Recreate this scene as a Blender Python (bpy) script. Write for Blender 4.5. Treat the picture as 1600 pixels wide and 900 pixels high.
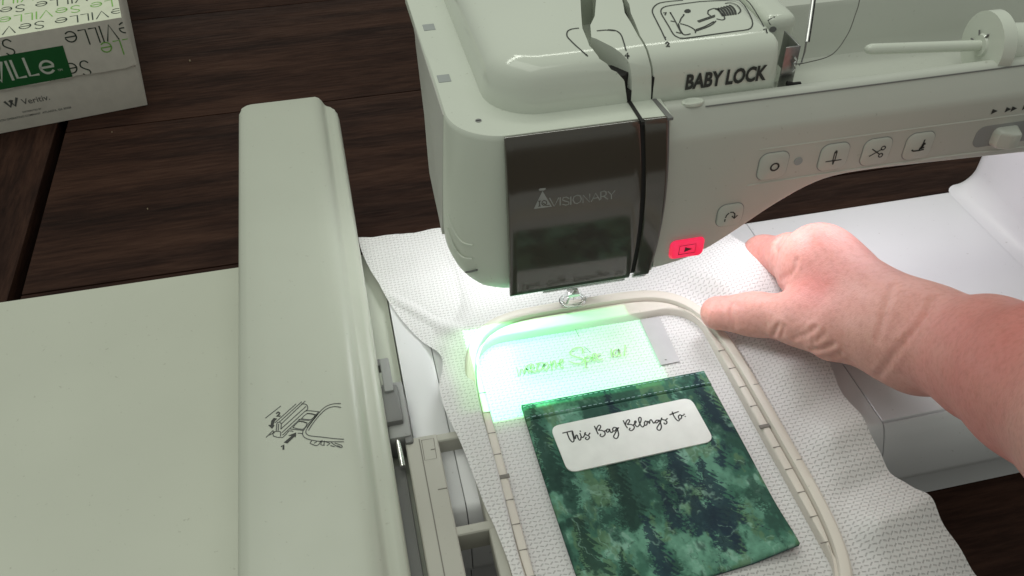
import bpy, bmesh, math, random
import numpy as np
from mathutils import Vector, Matrix

for o in list(bpy.data.objects):
    bpy.data.objects.remove(o)
scene = bpy.context.scene
COL = scene.collection

# All dimensions below are millimetres with z = 0 on the sewing-machine bed;
# the table top lies 68 mm lower and is z = 0 in the Blender scene.
MM = 0.001
BED = 68.0
def W(x, y, z):
    return Vector((x * MM, y * MM, (z + BED) * MM))

# ------------------------------------------------------------------ camera
cam_d = bpy.data.cameras.new('camera')
cam = bpy.data.objects.new('camera', cam_d)
COL.objects.link(cam)
PITCH, ROLL, YAW, FPX = 0.7394, -0.009455, 0.21755, 1380.0
_fw = Vector((math.sin(YAW) * math.cos(PITCH), math.cos(YAW) * math.cos(PITCH), -math.sin(PITCH)))
_r0 = Vector((math.cos(YAW), -math.sin(YAW), 0))
_u0 = _r0.cross(_fw)
_r = math.cos(ROLL) * _r0 + math.sin(ROLL) * _u0
_u = -math.sin(ROLL) * _r0 + math.cos(ROLL) * _u0
_m = Matrix((( _r.x, _u.x, -_fw.x, 0), (_r.y, _u.y, -_fw.y, 0), (_r.z, _u.z, -_fw.z, 0), (0, 0, 0, 1)))
_m.translation = W(-102.16, -316.05, 320.0)
cam.matrix_world = _m
cam_d.sensor_width = 36.0
cam_d.lens = FPX / 1600.0 * 36.0
cam_d.clip_start = 0.01
cam_d.clip_end = 20.0
scene.camera = cam
scene.render.resolution_x, scene.render.resolution_y = 1024, 576

# ------------------------------------------------------------------ world and lamps
world = bpy.data.worlds.new('World')
scene.world = world
world.use_nodes = True
wb = world.node_tree.nodes['Background']
wb.inputs[0].default_value = (0.80, 0.84, 0.76, 1)
wb.inputs[1].default_value = 0.36

def area_lamp(name, loc, target, sx, sy, watts, col):
    d = bpy.data.lights.new(name, 'AREA')
    d.shape = 'RECTANGLE'
    d.size, d.size_y = sx, sy
    d.energy = watts
    d.color = col
    o = bpy.data.objects.new(name, d)
    COL.objects.link(o)
    o.location = loc
    o.rotation_euler = (Vector(target) - Vector(loc)).to_track_quat('-Z', 'Y').to_euler()
    return o
# room ceiling fittings
area_lamp('ceiling_lamp', (-0.55, 0.75, 1.75), (-0.1, 0.0, 0.1), 1.2, 0.14, 4.6, (0.96, 1.0, 0.88))
area_lamp('ceiling_lamp', (0.35, 0.95, 1.75), (0.0, 0.0, 0.1), 1.2, 0.14, 3.7, (0.96, 1.0, 0.88))
area_lamp('ceiling_lamp', (-0.35, -0.15, 1.95), (-0.1, 0.0, 0.0), 1.6, 0.9, 7.2, (0.97, 1.0, 0.90))
# the machine's own work lights under the head and under the arm
area_lamp('needle_work_light', W(-26, 40, 72), W(-40, 26, 0), 0.050, 0.022, 0.070, (0.98, 0.99, 1.0))
area_lamp('needle_work_light', W(27, -28, 58), W(78, -68, 0), 0.016, 0.012, 0.022, (0.99, 0.97, 1.0))
area_lamp('arm_work_light', W(74, -6, 80), W(86, -30, 0), 0.050, 0.016, 0.056, (0.98, 0.97, 1.0))
area_lamp('arm_work_light', W(170, 5, 90), W(175, -5, 0), 0.140, 0.012, 0.068, (0.97, 0.93, 1.0))

scene.view_settings.view_transform = 'Standard'
scene.view_settings.look = 'None'
scene.view_settings.exposure = 0.0
scene.view_settings.gamma = 1.0
scene.view_settings.use_curve_mapping = False
scene.render.engine = 'CYCLES'

# ------------------------------------------------------------------ traced print and hand data (mm)
PROJ = 0.45
STROKES = {
 'hand': [[(-26.89,-78.14),(-26.42,-78.1),(-25.75,-78.04),(-25.0,-78.0),(-24.1,-77.97),(-23.12,-77.95),(-22.43,-77.93)],[(-24.93,-78.16),(-24.94,-78.59),(-24.95,-79.2),(-24.94,-79.88),(-24.92,-80.64),(-24.89,-81.45),(-24.78,-82.21),(-24.57,-82.92),(-24.3,-83.56),(-24.01,-83.95),(-23.7,-83.95),(-23.39,-83.69),(-23.14,-83.3),(-23.0,-82.82),(-22.92,-82.21),(-22.86,-81.51),(-22.81,-80.65),(-22.78,-79.7),(-22.72,-78.96),(-22.6,-78.59),(-22.46,-78.42),(-22.36,-78.33)],[(-22.36,-78.33),(-22.4,-78.79),(-22.45,-79.45),(-22.48,-80.17),(-22.49,-81.01),(-22.48,-81.89),(-22.44,-82.47),(-22.35,-82.54),(-22.22,-82.31),(-22.07,-81.98),(-21.89,-81.56),(-21.68,-81.05),(-21.47,-80.69),(-21.27,-80.58),(-21.07,-80.63),(-20.93,-80.82),(-20.92,-81.2),(-20.98,-81.72),(-20.99,-82.24),(-20.94,-82.78),(-20.85,-83.32),(-20.71,-83.67),(-20.51,-83.71),(-20.26,-83.55),(-20.03,-83.31),(-19.86,-82.98),(-19.72,-82.57),(-19.62,-82.27)],[(-19.43,-80.02),(-19.43,-80.32),(-19.43,-80.75),(-19.42,-81.17),(-19.4,-81.6),(-19.38,-82.03),(-19.29,-82.35),(-19.13,-82.52),(-18.91,-82.58),(-18.65,-82.5),(-18.31,-82.2),(-17.94,-81.75),(-17.6,-81.31),(-17.33,-80.89),(-17.09,-80.47),(-16.92,-80.17)],[(-18.99,-78.74),(-18.95,-79.09)],[(-16.92,-80.17),(-17.1,-80.32),(-17.34,-80.53),(-17.45,-80.77),(-17.32,-81.04),(-17.06,-81.34),(-16.78,-81.65),(-16.45,-81.95),(-16.11,-82.25),(-15.89,-82.57),(-15.88,-82.93),(-16.0,-83.32),(-16.21,-83.64),(-16.53,-83.91),(-16.94,-84.12),(-17.29,-84.18),(-17.56,-84.01),(-17.78,-83.69),(-17.87,-83.39),(-17.76,-83.16),(-17.52,-82.95),(-17.35,-82.8)],[(-15.87,-81.71),(-15.05,-80.9)],[(-11.93,-77.65),(-11.9,-78.19),(-11.85,-78.97),(-11.8,-79.78),(-11.74,-80.68),(-11.68,-81.62),(-11.63,-82.27)],[(-11.59,-79.83),(-11.45,-79.48),(-11.23,-78.99),(-10.96,-78.52),(-10.56,-78.1),(-10.09,-77.7),(-9.71,-77.5),(-9.45,-77.59),(-9.27,-77.87),(-9.22,-78.2),(-9.32,-78.57),(-9.54,-78.98),(-9.81,-79.37),(-10.23,-79.72),(-10.71,-80.03),(-10.91,-80.28),(-10.61,-80.4),(-10.03,-80.45),(-9.49,-80.61),(-9.07,-80.95),(-8.7,-81.39),(-8.48,-81.86),(-8.45,-82.37),(-8.57,-82.9),(-8.83,-83.36),(-9.28,-83.74),(-9.86,-84.04),(-10.35,-84.15),(-10.67,-83.98),(-10.9,-83.62),(-11.01,-83.28),(-10.92,-82.99),(-10.71,-82.72),(-10.55,-82.53)],[(-8.79,-81.35),(-8.56,-81.34),(-8.24,-81.31),(-7.94,-81.26),(-7.68,-81.17),(-7.44,-81.06),(-7.27,-80.98)],[(-6.06,-80.83),(-6.24,-80.71),(-6.51,-80.55),(-6.78,-80.52),(-7.06,-80.71),(-7.34,-81.03),(-7.51,-81.36),(-7.51,-81.73),(-7.4,-82.1),(-7.22,-82.3),(-6.94,-82.21),(-6.6,-81.95),(-6.31,-81.64),(-6.11,-81.22),(-5.96,-80.75),(-5.86,-80.59),(-5.87,-81.0),(-5.94,-81.72),(-5.94,-82.31),(-5.82,-82.63),(-5.63,-82.82),(-5.41,-82.86),(-5.12,-82.66),(-4.8,-82.31),(-4.57,-82.05)],[(-2.53,-80.78),(-2.79,-80.59),(-3.16,-80.35),(-3.53,-80.26),(-3.91,-80.45),(-4.29,-80.8),(-4.53,-81.19),(-4.56,-81.65),(-4.44,-82.15),(-4.22,-82.42),(-3.86,-82.28),(-3.4,-81.91),(-3.01,-81.54),(-2.72,-81.14),(-2.51,-80.74),(-2.37,-80.67),(-2.34,-81.18),(-2.4,-82.01),(-2.48,-82.83),(-2.56,-83.5),(-2.68,-84.14),(-2.87,-84.75),(-3.19,-85.37),(-3.59,-85.95),(-3.97,-86.35),(-4.31,-86.5),(-4.62,-86.48),(-4.89,-86.34),(-5.14,-86.08),(-5.33,-85.71),(-5.38,-85.31),(-5.21,-84.93),(-4.9,-84.53),(-4.52,-84.08),(-4.07,-83.55),(-3.56,-82.97),(-3.05,-82.4),(-2.51,-81.82),(-1.98,-81.25),(-1.61,-80.85)],[(1.72,-77.56),(1.73,-78.15),(1.76,-78.98),(1.81,-79.79),(1.92,-80.59),(2.07,-81.38),(2.17,-81.92)],[(2.03,-79.85),(2.24,-79.41),(2.55,-78.81),(2.9,-78.28),(3.31,-77.9),(3.77,-77.59),(4.12,-77.45),(4.35,-77.53),(4.49,-77.78),(4.51,-78.07),(4.41,-78.39),(4.2,-78.76),(3.93,-79.11),(3.49,-79.45),(3.0,-79.77),(2.8,-80.02),(3.13,-80.16),(3.75,-80.23),(4.33,-80.38),(4.78,-80.69),(5.18,-81.09),(5.41,-81.51),(5.43,-81.97),(5.29,-82.45),(5.02,-82.88),(4.58,-83.29),(4.01,-83.66),(3.52,-83.84),(3.16,-83.71),(2.86,-83.39),(2.73,-83.07),(2.84,-82.8),(3.12,-82.53),(3.32,-82.34)],[(5.02,-81.13),(5.35,-80.93),(5.8,-80.66),(6.22,-80.38),(6.55,-80.15),(6.83,-79.92),(7.04,-79.69),(7.16,-79.43),(7.2,-79.16),(7.17,-78.98),(7.02,-78.92),(6.79,-78.95),(6.59,-79.15),(6.41,-79.6),(6.25,-80.22),(6.19,-80.82),(6.26,-81.38),(6.42,-81.92),(6.65,-82.24),(6.96,-82.28),(7.33,-82.11),(7.76,-81.77),(8.26,-81.2),(8.81,-80.47),(9.27,-79.77),(9.61,-79.18),(9.87,-78.63),(10.01,-78.17),(10.02,-77.79),(9.91,-77.5),(9.74,-77.36),(9.49,-77.4),(9.18,-77.59),(8.91,-77.91),(8.73,-78.36),(8.59,-78.94),(8.5,-79.59),(8.45,-80.38),(8.46,-81.23),(8.52,-81.95),(8.66,-82.46),(8.86,-82.84),(9.1,-83.02),(9.42,-82.89),(9.79,-82.56),(10.05,-82.31)],[(11.56,-80.01),(11.33,-80.16),(11.0,-80.39),(10.73,-80.7),(10.53,-81.15),(10.4,-81.68),(10.36,-82.09),(10.49,-82.3),(10.72,-82.4),(10.97,-82.37),(11.24,-82.18),(11.52,-81.86),(11.74,-81.53),(11.88,-81.19),(11.96,-80.85),(11.97,-80.55),(11.86,-80.32),(11.69,-80.13),(11.56,-80.01)],[(11.92,-80.69),(12.12,-80.55),(12.4,-80.38),(12.61,-80.4),(12.65,-80.89),(12.62,-81.57),(12.68,-81.89),(12.91,-81.51),(13.22,-80.76),(13.52,-80.17),(13.78,-79.92),(14.03,-79.83),(14.22,-79.89),(14.32,-80.15),(14.38,-80.57),(14.43,-80.98),(14.47,-81.4),(14.52,-81.82),(14.64,-82.06),(14.92,-81.98),(15.28,-81.73),(15.54,-81.53)],[(17.42,-80.94),(17.19,-80.85),(16.87,-80.73),(16.54,-80.73),(16.16,-80.93),(15.78,-81.24),(15.54,-81.53),(15.53,-81.81),(15.66,-82.08),(15.89,-82.2),(16.24,-82.1),(16.68,-81.85),(17.06,-81.59),(17.34,-81.25),(17.55,-80.9),(17.69,-80.85),(17.74,-81.34),(17.72,-82.13),(17.66,-82.91),(17.59,-83.59),(17.49,-84.26),(17.3,-84.88),(16.97,-85.46),(16.55,-85.99),(16.17,-86.36),(15.86,-86.49),(15.58,-86.46),(15.36,-86.31),(15.18,-86.03),(15.04,-85.64),(15.05,-85.22),(15.23,-84.83),(15.56,-84.43),(15.97,-83.98),(16.47,-83.48),(17.06,-82.93),(17.63,-82.32),(18.22,-81.51),(18.78,-80.64),(19.18,-80.02)],[(19.18,-80.02),(19.12,-80.25),(19.05,-80.59),(19.1,-80.89),(19.37,-81.07),(19.76,-81.2),(20.1,-81.42),(20.39,-81.77),(20.64,-82.19),(20.74,-82.6),(20.64,-82.99),(20.39,-83.37),(20.13,-83.63),(19.83,-83.74),(19.52,-83.73),(19.29,-83.64),(19.23,-83.45),(19.26,-83.19),(19.29,-83.0)],[(20.22,-81.74),(21.62,-80.88)],[(23.48,-79.08),(23.97,-78.97),(24.68,-78.8),(25.45,-78.64),(26.32,-78.48),(27.24,-78.33),(27.89,-78.22)],[(25.15,-77.82),(25.09,-78.35),(25.01,-79.11),(24.98,-79.88),(25.03,-80.62),(25.12,-81.37),(25.26,-82.03),(25.45,-82.61),(25.7,-83.1),(25.94,-83.37),(26.2,-83.3),(26.46,-83.02),(26.64,-82.8)],[(28.01,-80.14),(27.75,-80.25),(27.39,-80.41),(27.09,-80.67),(26.88,-81.11),(26.72,-81.64),(26.68,-82.06),(26.78,-82.32),(26.99,-82.47),(27.24,-82.49),(27.52,-82.36),(27.84,-82.11),(28.1,-81.8),(28.27,-81.44),(28.38,-81.03),(28.41,-80.68),(28.31,-80.44),(28.14,-80.26),(28.01,-80.14)],[(28.3,-80.96),(28.52,-80.92),(28.82,-80.87),(29.07,-80.84),(29.22,-80.81),(29.33,-80.8),(29.4,-80.79)],[(29.87,-80.19),(29.98,-80.39)],[(29.87,-81.56),(30.01,-81.71)]],
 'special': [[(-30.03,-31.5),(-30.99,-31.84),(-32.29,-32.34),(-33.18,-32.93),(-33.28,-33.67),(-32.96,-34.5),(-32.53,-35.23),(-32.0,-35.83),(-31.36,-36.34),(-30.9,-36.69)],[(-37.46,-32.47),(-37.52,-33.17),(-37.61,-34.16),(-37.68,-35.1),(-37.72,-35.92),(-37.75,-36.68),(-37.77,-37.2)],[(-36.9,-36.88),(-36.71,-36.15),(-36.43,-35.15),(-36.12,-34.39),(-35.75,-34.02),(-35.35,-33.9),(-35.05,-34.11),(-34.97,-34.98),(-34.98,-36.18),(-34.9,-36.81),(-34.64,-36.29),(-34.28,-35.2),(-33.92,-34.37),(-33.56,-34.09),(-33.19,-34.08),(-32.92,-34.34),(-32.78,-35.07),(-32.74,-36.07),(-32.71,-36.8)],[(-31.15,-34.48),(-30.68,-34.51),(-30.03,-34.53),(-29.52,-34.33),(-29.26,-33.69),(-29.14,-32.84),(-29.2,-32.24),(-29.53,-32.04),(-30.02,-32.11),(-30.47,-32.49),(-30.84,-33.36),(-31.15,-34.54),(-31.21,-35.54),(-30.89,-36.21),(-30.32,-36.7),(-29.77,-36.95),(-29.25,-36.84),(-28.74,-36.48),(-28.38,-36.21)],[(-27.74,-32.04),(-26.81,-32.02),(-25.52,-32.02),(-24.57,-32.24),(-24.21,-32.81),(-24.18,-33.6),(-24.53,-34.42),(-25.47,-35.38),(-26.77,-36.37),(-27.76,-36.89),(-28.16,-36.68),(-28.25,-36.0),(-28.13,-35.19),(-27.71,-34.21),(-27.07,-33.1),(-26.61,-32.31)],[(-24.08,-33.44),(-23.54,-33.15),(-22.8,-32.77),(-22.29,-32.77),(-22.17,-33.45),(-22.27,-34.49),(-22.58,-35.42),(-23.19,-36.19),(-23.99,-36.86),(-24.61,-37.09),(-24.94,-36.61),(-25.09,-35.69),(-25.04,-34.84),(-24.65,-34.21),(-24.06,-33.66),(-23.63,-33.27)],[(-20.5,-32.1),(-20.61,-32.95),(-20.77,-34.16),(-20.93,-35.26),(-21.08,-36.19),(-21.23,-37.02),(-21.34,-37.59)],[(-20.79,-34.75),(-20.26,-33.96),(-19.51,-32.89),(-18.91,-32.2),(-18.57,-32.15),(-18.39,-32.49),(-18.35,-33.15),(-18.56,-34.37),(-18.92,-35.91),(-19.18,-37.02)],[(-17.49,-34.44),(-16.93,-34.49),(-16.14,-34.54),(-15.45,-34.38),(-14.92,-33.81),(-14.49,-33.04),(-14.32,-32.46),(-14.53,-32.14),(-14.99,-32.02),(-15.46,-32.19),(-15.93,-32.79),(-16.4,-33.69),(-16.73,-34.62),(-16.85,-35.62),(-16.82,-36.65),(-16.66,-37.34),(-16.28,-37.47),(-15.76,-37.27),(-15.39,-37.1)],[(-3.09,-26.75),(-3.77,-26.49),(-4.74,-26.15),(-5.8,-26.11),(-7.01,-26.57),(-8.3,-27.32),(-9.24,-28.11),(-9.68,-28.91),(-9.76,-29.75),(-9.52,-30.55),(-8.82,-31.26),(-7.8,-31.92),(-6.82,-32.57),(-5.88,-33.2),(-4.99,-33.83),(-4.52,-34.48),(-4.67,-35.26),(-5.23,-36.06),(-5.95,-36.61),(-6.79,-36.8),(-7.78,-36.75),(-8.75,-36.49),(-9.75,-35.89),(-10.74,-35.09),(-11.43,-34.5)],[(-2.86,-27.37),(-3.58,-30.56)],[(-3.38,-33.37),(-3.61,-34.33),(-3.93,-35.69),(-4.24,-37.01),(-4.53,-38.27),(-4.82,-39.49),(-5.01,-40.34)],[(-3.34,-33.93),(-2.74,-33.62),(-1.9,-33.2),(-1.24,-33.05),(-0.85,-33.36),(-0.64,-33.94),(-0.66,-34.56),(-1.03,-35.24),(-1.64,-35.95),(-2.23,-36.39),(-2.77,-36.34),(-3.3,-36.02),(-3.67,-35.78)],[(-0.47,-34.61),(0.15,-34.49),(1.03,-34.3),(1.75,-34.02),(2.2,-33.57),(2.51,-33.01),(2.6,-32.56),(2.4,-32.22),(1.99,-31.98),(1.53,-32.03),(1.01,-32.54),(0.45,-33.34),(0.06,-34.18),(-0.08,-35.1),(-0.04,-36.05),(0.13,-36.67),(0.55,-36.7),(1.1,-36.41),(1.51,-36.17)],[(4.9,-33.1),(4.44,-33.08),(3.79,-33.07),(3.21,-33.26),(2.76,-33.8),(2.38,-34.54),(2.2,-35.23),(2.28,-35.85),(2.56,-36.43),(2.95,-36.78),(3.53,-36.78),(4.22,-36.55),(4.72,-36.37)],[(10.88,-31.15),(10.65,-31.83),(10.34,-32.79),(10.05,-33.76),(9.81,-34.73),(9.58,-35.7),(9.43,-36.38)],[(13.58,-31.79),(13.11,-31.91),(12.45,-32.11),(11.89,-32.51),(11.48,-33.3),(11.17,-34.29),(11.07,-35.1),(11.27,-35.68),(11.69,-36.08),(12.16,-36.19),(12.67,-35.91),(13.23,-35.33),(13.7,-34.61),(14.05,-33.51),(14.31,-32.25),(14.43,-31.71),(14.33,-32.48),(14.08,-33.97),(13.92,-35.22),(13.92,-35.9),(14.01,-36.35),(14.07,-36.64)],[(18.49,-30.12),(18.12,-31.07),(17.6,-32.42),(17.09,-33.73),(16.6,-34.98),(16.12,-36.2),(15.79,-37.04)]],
 'vision': [[(-26.98,112.29),(-25.09,108.11),(-23.32,111.83)],[(-22.71,111.87),(-22.64,108.27)],[(-19.13,110.85),(-20.14,111.72),(-21.48,111.66),(-21.7,110.56),(-20.46,109.78),(-19.08,109.12),(-19.06,108.1),(-20.28,107.87),(-21.66,108.54)],[(-18.36,111.57),(-18.26,107.82)],[(-15.84,111.87),(-17.06,111.36),(-17.43,109.85),(-16.71,108.28),(-15.58,107.86),(-14.37,108.47),(-13.97,109.84),(-14.59,111.38),(-15.84,111.87)],[(-13.22,107.84),(-13.44,111.61),(-10.48,107.66),(-10.58,111.57)],[(-9.74,107.83),(-8.18,111.6),(-6.25,107.97)],[(-9.18,109.18),(-7.07,109.26)],[(-5.85,108.34),(-6.03,111.81),(-4.6,112.01),(-3.81,111.31),(-3.75,110.15),(-4.59,109.57),(-5.84,109.58)],[(-4.71,109.51),(-2.99,107.86)],[(-2.95,111.45),(-1.52,109.64),(-0.2,111.43)],[(-1.52,109.64),(-1.4,107.73)]],
 'tri': [[(-33.41,108.23),(-29.91,116.12),(-26.0,108.12)]],
 'cap': [[(-31.48,116.92),(-30.87,117.43),(-28.71,117.3),(-28.59,116.68),(-29.43,116.26),(-31.12,116.45)]],
 'iq': [[(-31.11,111.71),(-31.1,109.28)],[(-31.48,111.68),(-30.75,111.65)],[(-31.47,109.28),(-30.73,109.25)],[(-29.29,111.69),(-30.02,111.24),(-30.13,110.26),(-29.51,109.3),(-28.66,109.38),(-28.18,110.08),(-28.31,111.1),(-29.29,111.69)],[(-29.52,110.45),(-28.41,109.11),(-27.07,108.94)]],
 'cdiag': [[(-152.57,-60.02),(-146.21,-54.93)],[(-152.49,-70.46),(-149.67,-67.5)],[(-148.69,-63.47),(-139.78,-55.22)],[(-146.92,-63.49),(-137.34,-54.57)],[(-146.08,-64.67),(-135.83,-54.51)],[(-137.4,-55.77),(-136.71,-55.87),(-135.91,-56.12),(-135.37,-56.64),(-135.02,-57.34),(-134.92,-58.26),(-135.03,-59.15),(-135.43,-59.77),(-135.83,-60.17)],[(-146.47,-67.48),(-135.69,-57.59)],[(-146.1,-69.48),(-136.12,-60.1)],[(-145.85,-70.87),(-138.39,-63.92)],[(-148.38,-68.18),(-148.29,-66.55),(-148.14,-64.77),(-147.95,-63.97),(-147.66,-63.63),(-147.15,-63.6),(-146.64,-63.87),(-146.37,-64.41),(-146.25,-65.21),(-146.33,-66.43),(-146.47,-67.48)],[(-147.59,-67.98),(-147.31,-64.57)],[(-149.55,-68.29),(-149.81,-69.33),(-149.61,-70.56),(-147.91,-71.69),(-145.9,-72.18),(-144.49,-70.84),(-143.33,-69.36),(-142.3,-69.48),(-141.6,-69.96)],[(-149.55,-68.29),(-148.18,-68.36),(-146.8,-68.74),(-146.6,-70.02),(-146.73,-71.23)],[(-151.17,-69.63),(-149.12,-68.77)],[(-135.82,-59.97),(-135.0,-60.12),(-133.75,-60.45),(-131.87,-61.19),(-130.25,-61.87)],[(-135.3,-61.48),(-131.54,-63.36)],[(-137.8,-63.86),(-136.84,-62.67),(-135.46,-61.65),(-133.52,-62.05),(-132.11,-63.02),(-132.63,-64.36),(-134.03,-65.33),(-136.03,-64.74),(-137.8,-63.86)],[(-139.0,-64.17),(-134.64,-65.58)],[(-138.74,-65.02),(-135.59,-66.73)],[(-141.52,-67.86),(-140.49,-66.4),(-139.04,-65.14),(-137.12,-65.66),(-135.74,-66.89),(-136.17,-68.56),(-137.51,-69.76),(-139.62,-68.99),(-141.52,-67.86)],[(-142.71,-68.36),(-137.54,-70.33)],[(-139.63,-71.37),(-137.91,-71.96)],[(-121.04,-59.31),(-122.19,-59.01),(-123.72,-58.77),(-125.26,-58.87),(-126.78,-59.27),(-128.07,-60.01),(-129.3,-61.09),(-130.6,-62.58),(-131.89,-64.26),(-133.21,-65.9),(-134.45,-67.58),(-135.62,-69.36),(-136.4,-70.98),(-136.39,-72.13),(-135.93,-73.0),(-135.32,-73.6),(-134.24,-74.15),(-132.29,-74.89),(-129.97,-75.71),(-127.69,-76.64),(-125.44,-77.53),(-123.17,-78.29),(-121.47,-78.83)],[(-121.21,-61.38),(-122.37,-60.85),(-123.84,-60.36),(-125.08,-60.33),(-126.27,-60.6),(-127.33,-61.06),(-128.46,-61.89),(-129.88,-63.3),(-131.34,-64.98),(-132.73,-66.78),(-133.92,-68.48),(-134.73,-69.89),(-135.23,-70.87)],[(-130.55,-61.8),(-132.28,-63.85),(-134.39,-66.42),(-136.22,-68.69),(-137.55,-70.71),(-137.84,-72.19),(-137.54,-73.38),(-137.02,-74.35),(-136.05,-75.24),(-134.39,-76.26),(-132.39,-77.22),(-130.45,-77.93),(-128.14,-78.59),(-124.59,-79.44),(-121.58,-80.12)],[(-130.92,-62.91),(-135.72,-69.22)],[(-134.39,-76.75),(-134.78,-77.18),(-135.03,-77.73),(-134.6,-78.23),(-133.93,-78.73),(-133.24,-79.27),(-132.54,-79.61),(-131.9,-79.42),(-131.35,-78.96),(-130.94,-78.25),(-130.68,-77.62)],[(-133.32,-78.12),(-132.42,-77.59)],[(-130.09,-77.38),(-130.53,-78.38),(-130.8,-79.46),(-130.15,-79.94),(-129.4,-80.16)],[(-129.25,-77.95),(-129.53,-79.94)],[(-128.71,-78.45),(-127.81,-79.07),(-127.06,-79.77),(-127.56,-80.18),(-128.27,-80.42)],[(-126.45,-79.35),(-125.91,-80.16),(-125.14,-81.15),(-124.16,-82.04),(-123.24,-82.71),(-122.68,-82.87),(-122.37,-82.72),(-122.27,-82.34),(-122.58,-81.75),(-123.83,-80.84),(-125.06,-80.05)],[(-126.86,-80.93),(-125.48,-81.81)],[(-124.3,-81.53),(-123.21,-82.34)]],
 'carrow': [[(-145.56,-74.89),(-142.28,-72.27),(-143.71,-71.75),(-140.33,-70.83),(-140.59,-73.42),(-141.15,-72.91),(-144.15,-75.78)],[(-149.2,-60.81),(-147.75,-61.54),(-148.8,-62.47),(-149.45,-64.66),(-148.96,-64.96),(-150.08,-66.63),(-151.63,-64.15),(-150.61,-64.38),(-150.26,-62.13)]],
 'cnum': [[(-147.95,-58.53),(-147.34,-57.95),(-146.77,-58.6),(-146.94,-59.36),(-148.0,-60.1),(-146.68,-60.41)],[(-146.48,-76.73),(-145.75,-76.15),(-145.82,-78.36)]],
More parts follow.
